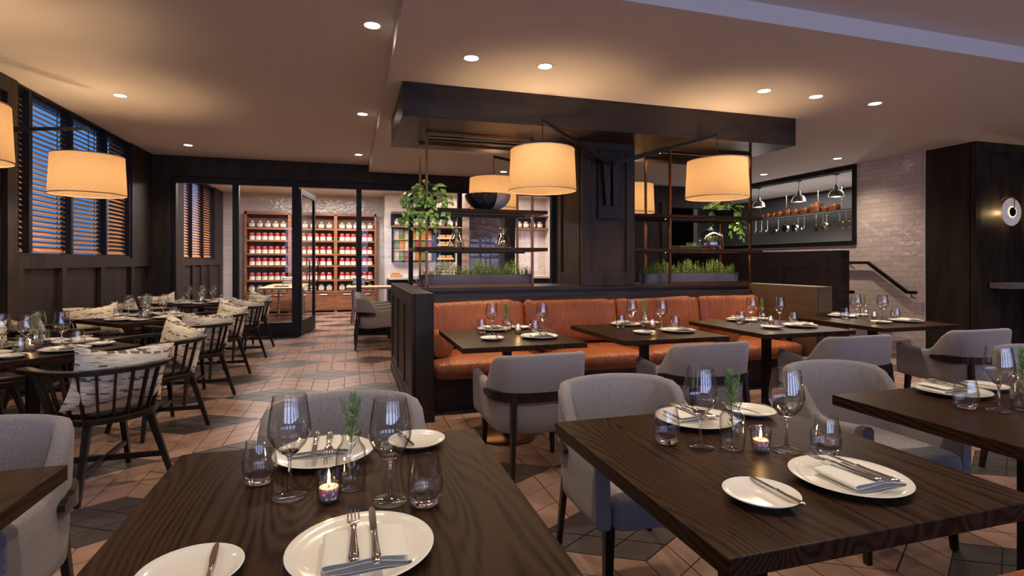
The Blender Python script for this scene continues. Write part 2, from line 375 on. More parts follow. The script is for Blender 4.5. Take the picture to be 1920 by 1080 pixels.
# windows with mullions
def window(name,y0,y1,mull,z0,z1,n):
    mb=MB();x=XL-.02
    mb.box(x-.2,x,y0,y1,z0,z0+.035);mb.box(x-.2,x,y0,y1,z1-.02,z1)
    for m in mull:mb.box(x-.11,x,m-.045,m,z0+.035,z1-.02)
    w=struct(name,mb,NAVY)
    g=MB();g.box(x-.150,x-.145,y0+.02,y1,z0+.035,z1-.02);ob('glass',g,PANE,w)
    return w
window('window_1',6.39,9.26,[6.67,7.53,8.46,9.255],1.375,ZL-.005,1)
window('window_2',11.84,14.34,[12.5,13.4,14.33],1.375,3.08,2)
def blind(y0,y1,label,zt,xx=XL-.095):
    r=emp('venetian_blind',(xx,(y0+y1)/2,1.43),0,label,'blind','timber venetian blinds');w=(y1-y0)/2-.006
    mb=MB();z=.03
    while z<zt-1.43-.07:
        a=radians(44);dx,dz=.031*cos(a),.031*sin(a);nx,nz=sin(a)*.0016,cos(a)*.0016
        vs=[]
        for y in (-w,w):
            vs+=[(dx+nx*0,y,z-dz),(dx+nx,y,z-dz+nz),(-dx+nx,y,z+dz+nz),(-dx,y,z+dz)]
        mb.add(vs,[(0,1,2,3),(7,6,5,4),(0,4,5,1),(1,5,6,2),(2,6,7,3),(3,7,4,0)])
        z+=.056
    tag(ob('slats',mb,W_BLIND,r),kind=None)
    hr=MB();hr.box(-.03,.03,-w,w,zt-1.43-.055,zt-1.43-.01);ob('head_rail',hr,NAVY,r,bev=.003)
    br=MB();br.box(-.026,.026,-w,w,-.012,.008);ob('bottom_rail',br,W_BLIND,r,bev=.003)
    for y in (-w+.1,w-.07):
        t=MB();t.box(.026,.029,y-.009,y+.009,0,zt-1.43-.05);t.box(-.029,-.026,y-.009,y+.009,0,zt-1.43-.05);ob('ladder_tape',t,BLACK,r)
blind(6.37,6.62,'narrow blue and orange slatted blind beside the panelled pilaster',ZL)
blind(6.67,7.48,'wide timber slat blind right behind the glowing wall lampshade',ZL)
blind(7.53,8.41,'timber slat blind in the third window bay from the pilaster',ZL)
blind(8.46,9.205,'timber slat blind at the far end of the dining room window',ZL)
blind(11.86,12.45,'nearest slatted blind seen through the glass partition in the pantry',3.06)
blind(12.5,13.35,'middle slatted blind on the pantry window',3.06)
blind(13.4,14.28,'farthest slatted blind on the pantry window',3.06)
# back wall (glazed partition)
mb=MB();t=.2
mb.box(XL,8.1,YB,YB+t,2.75,ZL);mb.box(XL,-2.84,YB,YB+t,0,2.75)
panels(mb,1,YB,-1,3.96,6.55,0,2.75,[(4.1,5.1,.15,2.6),(5.25,6.4,.15,2.6)],t=.03,back=.17)
mb.box(6.55,8.1,YB,YB+t,2.5,2.75)
struct('wall_back',mb,W_PANEL)
def partition(name,xs,x0,x1):
    mb=MB();y0,y1=YB+.03,YB+.13
    mb.box(x0,x1,y0,y1,2.64,2.75);mb.box(x0,x1,y0,y1,0,.26)
    for a,b in xs:mb.box(a,b,y0,y1,.26,2.64)
    w=struct(name,mb,NAVY,bev=.004)
    e=[(p[1],q[0]) for p,q in zip(xs,xs[1:])]
    for a,b in e:
        g=MB();g.box(a,b,YB+.075,YB+.081,.26,2.64);ob('glass',g,PANE,w)
partition('window_3',[(-2.84,-2.77),(-1.925,-1.826),(-.981,-.862)],-2.84,-.862)
partition('window_4',[(.103,.196),(1.045,1.124),(1.97,2.053),(2.90,3.12),(3.884,3.96)],.103,3.96)
mb=MB();mb.box(-.862,.103,YB+.03,YB+.13,2.64,2.75);struct('trim_1',mb,NAVY)
# open glazed door
d=emp('door_1',(-.858,YB+.1,0));d['kind']='structure'
mb=MB();L_=1.12
mb.box(-.022,.022,0,.09,.01,2.62);mb.box(-.022,.022,L_-.09,L_,.01,2.62);mb.box(-.022,.022,.09,L_-.09,2.52,2.62);mb.box(-.022,.022,.09,L_-.09,.01,.27)
ob('door_frame',mb,NAVY,d,bev=.003)
mb=MB();mb.box(-.003,.003,.09,L_-.09,.27,2.52);ob('door_glass',mb,PANE,d)
for sx in (-1,1):
    mb=MB();mb.tube([(sx*.08,L_-.05,.75),(sx*.08,L_-.05,1.35)],.012,8);mb.tube([(0,L_-.05,.8),(sx*.08,L_-.05,.8)],.008,6);mb.tube([(0,L_-.05,1.3),(sx*.08,L_-.05,1.3)],.008,6);ob('door_handle',mb,BLACK,d)
d.rotation_euler=(0,0,-radians(9))
# pantry walls
mb=MB();mb.box(XL-.1,.86,15.2,15.4,0,3.1);mb.box(.9,8.2,14.2,14.35,0,3.1);struct('wall_back_pantry',mb,TILEX)
mb=MB();mb.box(.86,.9,14.2,15.3,0,3.1);struct('trim_2',mb,WALLP)
mb=MB();mb.box(5.25,5.4,YB+.2,14.2,0,3.1);struct('wall_right_pantry',mb,TILEYP)
mb=MB();mb.box(2.6,3.55,12,12.8,0,3.1);struct('wall_pier',mb,[DTILE])
# right wall: tiles, pass window hole Y 6.9..11.35, z 1.62..2.94
mb=MB()
mb.box(XW,XW+.12,5.8,6.9,0,ZR);mb.box(XW,XW+.12,6.9,11.35,0,1.62)
struct('wall_right',mb,TILEY)
mb=MB();mb.box(XW-.01,XW+.14,5.785,5.8,0,ZR);struct('trim_3',mb,WHITE)
mb=MB();x0,x1=XW-.03,XW+.15
mb.box(x0,x1,6.9,6.97,1.60,ZR-.002);mb.box(x0,x1,6.97,11.35,1.60,1.68);mb.box(x0,x1,6.97,11.35,2.87,ZR-.002)
mb.box(XW,XW+.12,11.35,12.3,0,3.05)
struct('window_5',mb,BLACK,bev=.003)
mb=MB();mb.box(6.4,8.3,12.3,12.4,0,3.05);struct('wall_corridor',mb,W_PANEL)
mb=MB();mb.box(5.4,8.2,YB+.2,12.3,2.96,3.05);struct('ceiling_corridor',mb,CEIL)
# kitchen
mb=MB();mb.box(10.5,10.6,5.8,14,.4,3.1);mb.box(8.2,10.6,13.9,14,.4,3.1);mb.box(8.2,10.6,5.82,5.9,.4,3.1);struct('wall_kitchen',mb,GREYWALL)
mb=MB();mb.box(8.2,10.6,5.8,14,2.96,3.05);struct('ceiling_kitchen',mb,WALLP)
mb=MB();mb.box(8.2,10.6,5.8,14,.35,.45);struct('floor_kitchen',mb,GREYWALL)
# dark column on the right
mb=MB()
mb.box(XW,XW+1.1,5.19,5.79,0,ZR)
panels(mb,1,5.12,-1,XW,12.1,0,ZR,[(8.17,9.02,.12,2.83),(9.15,10.0,.12,2.83)],t=.03,back=.05)
struct('wall_right_pilaster',mb,W_PANEL)
mb=MB();mb.box(12.0,12.2,-4.2,5.2,0,ZL);struct('wall_east',mb,W_PANEL)
# wall behind the camera with tall windows on the street
mb=MB();yb=-4.0
mb.box(XL-.3,12.2,yb-.2,yb,0,.8);mb.box(XL-.3,12.2,yb-.2,yb,2.85,ZL)
WX=[(-2.7,-1.2),(-.7,.8),(1.3,2.8),(3.3,4.8),(5.3,6.8),(7.3,8.8)]
px=XL-.3
for a,b in WX+[(12.2,12.2)]:
    mb.box(px,a,yb-.2,yb,.8,2.85);px=b
struct('wall_street',mb,W_PANEL)
for i,(a,b) in enumerate(WX):
    mb=MB()
    for k in range(4):
        x=a+(b-a)*k/3;mb.box(max(a,x-.03),min(b,x+.03),yb-.14,yb-.08,.8,2.85)
    mb.box(a,b,yb-.14,yb-.08,1.9,1.95);mb.box(a,b,yb-.14,yb-.08,.8,.85);mb.box(a,b,yb-.14,yb-.08,2.8,2.85)
    struct('window_%d'%(6+i),mb,NAVY)
# steps and platform
mb=MB()
for k,y in enumerate((6.0,6.3,6.6)): mb.box(6.84,XW-.002,y,y+.32 if k<2 else 12.28,0.0 if k==2 else .0,.15*(k+1))
struct('floor_steps',mb,plain('step_stone',(.30,.22,.18),.4))
# panelled half wall beside steps
mb=MB();panels(mb,0,6.66,-1,5.95,YB-.01,0,1.485,[(6.15,7.0,.2,1.22),(7.1,8.3,.2,1.22),(8.4,9.6,.2,1.22)],t=.02,back=.15)
o=ob('half_wall',mb,W_PANELX,bev=.002);tag(o,kind='structure');o.name='wall_half'
r=emp('handrail',(XW-.08,6.6,0),0,'black square handrail sloping down the pink tiled wall','handrail')
mb=MB()
P=[(0,.9,1.305),(0,.03,1.305),(0,-.6,.865),(0,-.74,.865)]
for a,b in zip(P,P[1:]): mb.bar(a,b,.04,.045)
ob('rail',mb,BLACK,r)
for y,z in ((.35,1.29),(-.66,.85)):
    mb=MB();mb.tube([(0,y,z),(.02,y,z-.06),(.078,y,z-.07)],.008,6);ob('bracket',mb,BLACK,r)
r=emp('handrail',(6.93,5.8,0),0,'short black rail end poking out beside the dark half wall','handrail')
mb=MB();mb.bar((0,.3,.885),(0,1.0,1.34),.04,.045);mb.bar((0,.17,.885),(0,.31,.885),.04,.045);ob('rail',mb,BLACK,r)
mb=MB();mb.bar((0,.6,1.08),(-.1,.6,1.06),.02,.02);ob('bracket',mb,BLACK,r)

# ------------------------------------------------------------------ island
mb=MB();mb.box(.66,4.63,5.42,6.05,.1,1.02);mb.box(.66,4.63,5.40,6.07,1.02,1.06)
mb.box(.66,4.63,5.36,5.42,.955,.985)
tag(ob('island_counter',mb,W_PANELX,bev=.002),'long dark wood counter behind the orange booth carrying planters and open shelving','counter')
def endwall(x0,x1,label,rec,mat,inner):
    mb=MB()
    mb.box(x0+.02,x1-(0 if inner>0 else .02),4.42,6.75,.0,1.06)
    if rec: panels(mb,0,x0,-1,4.42,6.75,0,1.06,rec,t=.011,back=.02)
    else: mb.box(x0,x0+.03,4.42,6.75,0,1.06)
    mb.box(x0-.006,x1+.006,4.41,6.76,0,.09)
    return tag(ob('booth_end_panel',mb,mat,bev=.003),label,'partition','panelled ends of the booth island')
rc=[(4.66,5.12,.2,.93),(5.30,5.83,.2,.93),(5.98,6.55,.2,.93)]
endwall(.48,.66,'black panelled booth end at the left with vertical recesses',rc,W_PANEL,1)
endwall(4.63,4.84,'brown oak booth end at the right of the orange bench',[],W_OAK,1)
mb=MB();mb.box(.45,4.85,4.91,6.30,2.64,ZR-.001)
tag(ob('ceiling_canopy',mb,W_PANELX,bev=.003),'large dark wood box canopy hanging from the ceiling over the booth','canopy')
mb=MB()
panels(mb,1,5.39,-1,2.42,3.07,1.06,2.64,[(2.53,2.965,1.2,2.56)],t=.02,back=.05)
panels(mb,0,2.42,-1,5.43,6.10,1.06,2.64,[(5.52,6.0,1.2,2.56)],t=.02,back=.03)
mb.box(2.46,3.07,5.43,6.10,1.06,2.64)
tag(ob('panelled_column',mb,W_PANEL,bev=.002),'square dark wood column between the two shelf units','column')
# shelving frames
def shelving(x0,x1,sx0,sx1,label):
    r=emp('open_shelf_unit',((x0+x1)/2,5.72,1.06),0,label,'shelving','bronze framed open shelves on the counter')
    cx=(x0+x1)/2
    for y in (-.27,.27):
        mb=MB();s=.012
        a,b=x0-cx,x1-cx
        mb.bar((a,y,0),(a,y,1.578),.024,.024);mb.bar((b,y,0),(b,y,1.578),.024,.024);mb.bar((a,y,1.566),(b,y,1.566),.024,.024,up=(0,1,0));mb.bar((a,y,.012),(b,y,.012),.024,.024,up=(0,1,0))
        ob('frame',mb,BRONZE,r)
    for z in (.392,.79):
        mb=MB();mb.box(sx0-cx,sx1-cx,-.32,.32,z-.018,z+.018);ob('shelf_board',mb,W_TABLE,r,bev=.003)
    return r
shelving(.74,1.87,.62,2.03,'bronze framed shelf unit left of the column holding the trailing plant')
shelving(3.565,4.69,3.08,4.83,'bronze framed shelf unit right of the column under the right lampshade')
def led(x0,x1,y,z,par_label):
    r=emp('led_strip',((x0+x1)/2,y,z),0,par_label,'light strip','warm strips under the shelves')
    mb=MB();mb.box(-(x1-x0)/2,(x1-x0)/2,-.006,.006,-.006,0);ob('diffuser',mb,emit('led_diffuser',(1,.62,.3),5) if 'led_diffuser' not in bpy.data.materials else bpy.data.materials['led_diffuser'],r)
    mb=MB();w_=(x1-x0)/2+.002;mb.box(-w_,w_,-.012,-.008,-.022,0);mb.box(-w_,w_,.008,.012,-.022,0);ob('channel',mb,BLACK,r)
    l=bpy.data.lights.new('strip_light','AREA');l.shape='RECTANGLE';l.size=x1-x0;l.size_y=.03;l.energy=3.2;l.color=(1,.70,.42);o=bpy.data.objects.new('strip_light',l);col.objects.link(o);o.location=(0,0,-.024);o.parent=r
for x0,x1,n in ((.78,1.83,'left'),(3.60,4.65,'right')):
    for z,k in ((1.06+.392-.0185,'lower shelf'),(1.06+.79-.0185,'upper shelf'),(2.639,'canopy')):
        led(x0,x1,5.60 if k!='canopy' else 5.72,z,'slim warm light strip under the %s at the %s shelf unit'%(k,n))
# booth bench
def puff(w,d,h,nx=16,ny=10,nz=4,e=.5,bul=.0,seed=0,wr=.006):
    """rounded box cushion centred at origin base z=0"""
    rnd=random.Random(seed);ph=[rnd.uniform(0,6) for _ in range(6)]
    mb=MB();n=26;m=14;rows=[]
    for j in range(m+1):
        v=-pi/2+pi*j/m;row=[]
        cv,sv=cos(v),sin(v)
        for i in range(n*2):
            u=2*pi*i/(n*2);cu,su=cos(u),sin(u)
            p=lambda t,k:math.copysign(abs(t)**k,t)
            x=p(cv,.22)*p(cu,.16)*w/2;y=p(cv,.22)*p(su,.16)*d/2;z=p(sv,.55)*h/2
            z*=1+bul*(1-(2*x/w)**2)*(1-(2*y/d)**2)
            k=wr*(sin(x*38+ph[0]+3*sin(y*9+ph[1]))+.6*sin(x*71+ph[2]))
            if abs(sv)<.9: y+=k*(1 if y>0 else -1);
            row.append((x,y,z+h/2))
        rows.append(row)
    mb.grid(rows,wrapv=True);return mb
r=emp('booth_bench',(2.65,4.95,0),0,'orange leather booth bench running between the two panelled ends','bench')
mb=MB();mb.box(-1.985,1.975,-.25,.45,0,.30);mb.box(-1.985,1.975,.40,.45,.3,.955);ob('base',mb,W_PANELX,r)
xs=[.665,1.70,2.75,3.79,4.625]
for i in range(4):
    a,b=xs[i],xs[i+1];w=b-a-.004
    m=puff(w,.78,.17,bul=.12,seed=i);ob('seat_cushion',m,LEA,r,loc=((a+b)/2-2.65,-.02,.295),ang=80)
    m=puff(w,.45,.14,bul=.15,seed=i+9,wr=.008);m.xf(Matrix.Rotation(radians(82),4,'X'))
    ob('back_cushion',m,LEA,r,loc=((a+b)/2-2.65,.36,.69),ang=80)
for i,(x,y,lb) in enumerate([(.775,4.93,'round orange bolster against the left booth end'),(1.80,4.98,'orange bolster on the booth seat behind the first booth table'),(2.85,4.98,'orange bolster between the second and third seat cushions'),(3.90,4.98,'orange bolster behind the third booth table'),(4.52,4.93,'round orange bolster against the right booth end')]):
    mb=MB();R=.105;pr_=[(0,-.20),(R*.75,-.20),(R*.97,-.195),(R,-.185),(R,.185),(R*.97,.195),(R*.75,.2),(0,.2)]
    mb.lathe(pr_,28,0,ax='y');mb.lathe([(R+.004*cos(t),-.187+.004*sin(t)) for t in [k*pi/3 for k in range(6)]],28,0,ax='y',closed=True)
    o=ob('bolster_cushion',mb,LEA,loc=(x,y,.575));tag(o,lb,'cushion','orange leather bolsters')
# foreground bench at bottom right
r=emp('booth_bench',(1.6,.67,0),0,'orange leather seat edge in the bottom right corner','bench')
mb=MB();mb.box(-1.9,1.9,-.3,.25,0,.31);mb.box(-1.9,1.9,-.4,-.27,0,.72);ob('base',mb,W_PANELX,r)
for i in range(3):
    m=puff(1.26,.66,.16,bul=.1,seed=i+20);ob('seat_cushion',m,LEA,r,loc=(-1.27+i*1.27,.05,.31),ang=80)

# ------------------------------------------------------------------ lamps
SC_=1.0
def spot(name,loc,e,size,blend=.6,c=(1,.80,.58),parent=None,r=.04):
    l=bpy.data.lights.new(name,'SPOT');l.energy=e;l.spot_size=radians(size);l.spot_blend=blend;l.color=c;l.shadow_soft_size=r
    o=bpy.data.objects.new(name,l);col.objects.link(o);o.location=loc
    if parent:o.parent=parent
    return o
DL=68
def downlight():
    r=emp('downlight')
    mb=MB();mb.lathe([(.072,.0),(.068,-.006),(.058,-.004),(.055,.012)],28);ob('trim_ring',mb,WHITE,r)
    mb=MB();mb.lathe([(.0,.0),(.055,.0)],28);o=ob('lens',mb,LAMP,r,loc=(0,0,-.002))
    spot('beam',(0,0,-.03),DL,128,1.0,parent=r)
    return r
DP=Proto(downlight)
L0=[((.156,4.12,ZL),'round downlight nearest the camera on the raised ceiling near the soffit edge'),((-2.33,6.63,ZL),'round downlight above the window wall lampshade'),((.14,6.63,ZL),'round downlight on raised ceiling left of the canopy corner'),
((-2.34,9.15,ZL),'round downlight by the far left corner of the raised ceiling'),((.13,9.16,ZL),'farthest downlight on the raised ceiling above the glass door'),
((-2.33,4.12,ZL),None),((.926,4.2,ZR),'downlight above the canopy front, left of a pair'),((1.553,4.2,ZR),'downlight above the canopy front, right of a pair'),((3.774,4.2,ZR),'leftmost of three downlights in a row at upper right'),
((4.396,4.2,ZR),'middle of three downlights in a row at upper right'),((5.17,4.21,ZR),'rightmost of three downlights in a row at upper right'),((7.377,8.22,ZR),'far downlight above the kitchen pass window'),((7.355,6.62,ZR),'downlight near the pink tiled wall by the right end of the pass window'),
((2.652,9.33,ZR),'small downlight seen behind the canopy near the left lampshade'),((-.1,1.35,ZL),None),((1.2,1.35,ZL),None),((2.6,1.35,ZL),None),((5.2,1.9,ZL),None),((-2.3,1.6,ZL),None),((7.0,3.9,ZR),None),((8.6,2.4,ZL),None),((6.8,1.2,ZL),None)]  # final pair added out of view to lift the right-hand ceiling
for p,lb in L0:
    o=DP.put(p,0,lb or 'unseen round recessed downlight added out of view','ceiling light','recessed ceiling downlights')
def wall_lamp():
    """pivot on wall plane y=0, arms come out to -y; z measured from floor"""
    r=emp('wall_lamp')
    mb=MB();mb.box(-.135,.135,-.02,0,1.80,2.55);ob('backplate',mb,BLACK,r,bev=.002)
    for s in (-1,1):
        mb=MB();mb.add([(s*.02,-.075,1.94),(s*.065,-.075,1.94),(s*.105,-.075,2.42),(s*.012,-.075,2.42),(s*.02,-.04,1.94),(s*.065,-.04,1.94),(s*.105,-.04,2.42),(s*.012,-.04,2.42)],
            [(0,1,2,3),(7,6,5,4),(0,4,5,1),(1,5,6,2),(2,6,7,3),(3,7,4,0)] if s>0 else [(3,2,1,0),(4,5,6,7),(1,5,4,0),(2,6,5,1),(3,7,6,2),(0,4,7,3)])
        mb.bar((s*.04,-.02,2.28),(s*.04,-.06,2.28),.05,.02);mb.bar((s*.04,-.02,2.02),(s*.04,-.06,2.02),.05,.02)
        ob('bracket',mb,W_CHAIR,r)
        p0=Vector((s*.03,-.07,2.40));p2=Vector((s*.985,-.56,2.67));p1=p0.lerp(p2,.42)
        mb=MB();mb.bar(p0,p1,.03,.055,.026,.045);ob('arm',mb,W_CHAIR,r)
        mb=MB();mb.bar(p0.lerp(p2,.36),p2,.024,.034);ob('arm_extension',mb,BLACK,r)
        mb=MB();mb.tube([p2,(p2.x,p2.y,2.33)],.004,6);ob('cord',mb,BLACK,r)
        mb=MB()
        mb.lathe([(.302,2.39),(.305,2.385),(.322,2.005),(.320,2.0)],56,0,c=(p2.x,p2.y,0));sh=ob('lamp_shade',mb,SHADE,r)
        for R,z in ((.303,2.39),(.322,2.0)):
          rm=MB();rm.lathe([(R+.004*cos(t),z+.005*sin(t)) for t in [k*pi/3 for k in range(6)]],56,0,c=(p2.x,p2.y,0),closed=True)
          ob('shade_rim',rm,plain('shade_rim_tape',(.30,.22,.18),.7) if 'shade_rim_tape' not in bpy.data.materials else bpy.data.materials['shade_rim_tape'],sh)
        mb=MB();mb.lathe([(0,2.14),(.03,2.15),(.042,2.18),(.03,2.22),(.016,2.26),(.016,2.33),(0,2.34)],16,0,c=(p2.x,p2.y,0));ob('bulb',mb,BULB,r)
        for k in range(3):
            t=2*pi*k/3;mb=MB();mb.tube([(p2.x,p2.y,2.33),(p2.x+.303*cos(t),p2.y+.303*sin(t),2.388)],.003,5);ob('spider_wire',mb,BLACK,r)
        l=bpy.data.lights.new('bulb_light','POINT');l.energy=LE;l.color=(1,.64,.33);l.shadow_soft_size=.06;o=bpy.data.objects.new('bulb_light',l);col.objects.link(o);o.location=(p2.x,p2.y,2.19);o.parent=r
        
    return r
LE=44
WL=Proto(wall_lamp);G='twin shade wall lamps'
WL.put((2.745,5.39,0),0,'twin arm lamp with two drum shades on the column front','wall lamp',G)
WL.put((2.745,6.10,0),pi,'twin arm lamp on the back of the column, partly hidden behind the shelves','wall lamp',G)
WL.put((XL,5.455,0),pi/2,'twin arm lamp with drum shades on the left window wall','wall lamp',G)
# adjustable accent beam from the downlight by the tiled wall
spot('accent_beam',(7.355,6.62,ZR-.03),170,64,1.0,(1,.86,.78)).rotation_euler=(radians(-22),radians(28),0)
for y in (8.3,10.6):  # unseen point lights added to brighten the kitchen ceiling from below
    l=bpy.data.lights.new('kitchen_fill_light','POINT');l.energy=22;l.color=(1,.9,.84);l.shadow_soft_size=.1;o=bpy.data.objects.new('kitchen_fill_light',l);col.objects.link(o);o.location=(9.1,y,1.5)
# disc sconce
r=emp('disc_sconce',(8.625,5.15,2.0),0,'round white alabaster disc sconce with brass hook on the right pilaster','wall lamp')
mb=MB();mb.lathe([(.055,.0),(.186,.0),(.190,.006),(.186,.012),(.055,.012)],48,0,ax='y',closed=True);al=marble('alabaster',(.74,.70,.68),(.6,.56,.54),4);al.node_tree.nodes['Principled BSDF'].inputs['Emission Color'].default_value=(1,.86,.74,1);al.node_tree.nodes['Principled BSDF'].inputs['Emission Strength'].default_value=.16;ob('disc',mb,al,r,loc=(0,-.12,0))
mb=MB();mb.lathe([(0,-.01),(.062,-.008),(.065,0),(.062,.012),(0,.014)],32,0,ax='y');ob('hub',mb,BLACK,r,loc=(0,-.125,0))
mb=MB();mb.lathe([(.066,0),(.074,.0)],32,0,ax='y');ob('glow_ring',mb,emit('led_ring',(1,.72,.38),3),r,loc=(0,-.128,0))
mb=MB();mb.tube([(0,-.145,.03),(0,-.15,.17),(0,-.13,.2),(-.01,-.08,.215),(-.02,-.03,.2),(-.02,0,.17)],.007,8);ob('hook',mb,BRASS,r)
l=bpy.data.lights.new('sconce_light','POINT');l.energy=2.2;l.color=(1,.66,.3);l.shadow_soft_size=.03;o=bpy.data.objects.new('sconce_light',l);col.objects.link(o);o.location=(0,-.06,0);o.parent=r
mb=MB();mb.box(8.33,9.7,4.86,5.12,.96,1.04);tag(ob('marble_ledge',mb,marble('grey_marble',(.22,.2,.2),(.12,.11,.11)),bev=.004),'thick grey marble wall ledge under the disc sconce','shelf')

# ------------------------------------------------------------------ armchair
def armchair():
    r=emp('armchair');hw=.285;N=44
    # plan path (outer), front left -> back -> front right ; +y is forward
    pp=[(-hw-.015*(1-k/12),.27-.35*k/12) for k in range(12)]
    for k in range(41):
        a=pi*k/40;ca,sa=cos(a),sin(a);pp.append((-math.copysign(abs(ca)**.70,ca)*hw,-.08-.20*abs(sa)**.80))
    pp+=[(-x,y) for x,y in pp[:12][::-1]]
    cum=[0]
    for p,q in zip(pp,pp[1:]):cum.append(cum[-1]+math.hypot(q[0]-p[0],q[1]-p[1]))
    def path0(t):
        s_=min(max(t,0),1)*cum[-1];i=0
        while i<len(cum)-2 and cum[i+1]<s_:i+=1
        f=(s_-cum[i])/(cum[i+1]-cum[i]);return (pp[i][0]+(pp[i+1][0]-pp[i][0])*f,pp[i][1]+(pp[i+1][1]-pp[i][1])*f)
    def path(t):
        a=path0(t-.012);b=path0(t+.012);dx,dy=b[0]-a[0],b[1]-a[1];l=math.hypot(dx,dy);return path0(t),(dy/l,-dx/l)
    rows=[]
    for i in range(N+1):
        t=i/N;(x,y),(nx,ny)=path(t)
        d=abs(t-.5)*2              # 0 back centre, 1 arm front
        k=min(1,max(0,(d-.40)/.27));k=k*k*(3-2*k)
        top=.785*(1-k)+.60*k - .012*(1-min(1,d/.36))*0
        if d>.64: top+=.030*((d-.64)/.36)**1.3
        top-=.018*min(1,d/.4)**2
        bot=.315+.0*(d)
        if d>.55: bot+=.03*((d-.55)/.45)
        th=.048;lean=.05
        row=[]
        def pt(off,z):
            f=(z-bot)/(0.78-.315)
            fl=lean*f*(1-.55*d)
            return (x+nx*(off+fl*(.5 if abs(nx)>.7 else 1)*1.0),y+ny*(off+fl),z)
        row+= [pt(-.006,bot),pt(.004,bot+.012)]
        for q in (.2,.45,.7): row.append(pt(.006,bot+(top-bot)*q))
        row+= [pt(.004,top-.02),pt(-.006,top-.004),pt(-th/2,top+.003),pt(-th+.006,top-.004),pt(-th-.004,top-.02)]
        for q in (.7,.4,.1): row.append(pt(-th-.004,bot+(top-bot)*q))
        row.append(pt(-th,bot))
        rows.append(row)
    mb=MB();mb.grid(rows,wrapv=True)
    n=len(rows[0]);b=0
    mb.f.append(list(range(n))[::-1]);mb.m.append(0);mb.s.append(False)
    mb.f.append([N*n+i for i in range(n)]);mb.m.append(0);mb.s.append(False)
    ob('shell',mb,FAB,r,ang=60,bev=.006)
    m=puff(.49,.52,.135,bul=.12,seed=3,wr=.001);ob('seat_cushion',m,FAB,r,loc=(0,.035,.325),ang=80)
    # back band
    rows=[]
    for i in range(33):
        t=.2+.6*i/32;(x,y),(nx,ny)=path(t)
        w=.028 if 2<i<30 else (.020 if i in(1,2,30,31) else .010)
        o0=.016;o1=.036
        rows.append([(x+nx*o0,y+ny*o0,.535-w),(x+nx*o1,y+ny*o1,.535-w),(x+nx*o1,y+ny*o1,.535+w),(x+nx*o0,y+ny*o0,.535+w)])
    mb=MB();mb.grid(rows,sm=False,wrapv=True);mb.f.append([0,1,2,3]);mb.m.append(0);mb.s.append(False);mb.f.append([131,130,129,128]);mb.m.append(0);mb.s.append(False)
    ob('back_band',mb,W_CHAIR,r)
    for s in (-1,1):
        mb=MB();mb.bar((s*.205,-.265,.56),(s*.235,-.33,0),.03,.042,.024,.026,up=(0,1,0));ob('leg',mb,W_CHAIR,r,bev=.003)
        mb=MB();mb.bar((s*.235,.215,.36),(s*.25,.235,0),.04,.04,.026,.026,up=(0,1,0));ob('leg',mb,W_CHAIR,r,bev=.003)
    return r
AC=Proto(armchair);g='grey upholstered armchairs'
for (x,y,rz,lb) in [(1.10,3.24,2,'grey armchair at the first booth table, nearest the left booth end'),(2.36,3.31,1,'grey armchair at the second booth table behind the foreground wine glass'),(3.64,3.29,0,'grey armchair at the third booth table from the left'),(4.93,3.29,-2,'grey armchair with dark back rail at the fourth table, in front of the black pilaster'),
  (-.02,2.02,180,'grey armchair back behind the front left table with the rosemary vase'),(1.165,2.02,178,'grey armchair tucked under the left side of the big right table'),(2.42,2.02,178,'grey armchair between the two right foreground tables'),(4.12,2.1,178,'grey armchair cut off by the right edge of the picture'),(-1.19,2.0,182,'grey armchair cut off by the left edge of the picture'),
  (.40,8.60,-90,'nearest grey armchair behind the left booth end facing right'),(.40,9.20,-90,'middle grey armchair in the row behind the left booth end'),(.50,7.98+1.88,-90,'farthest grey armchair in the row behind the left booth end')]:
    if lb.startswith('farthest grey'): x,y=.40,9.80
    AC.put((x,y,0),radians(rz),lb,'armchair',g)

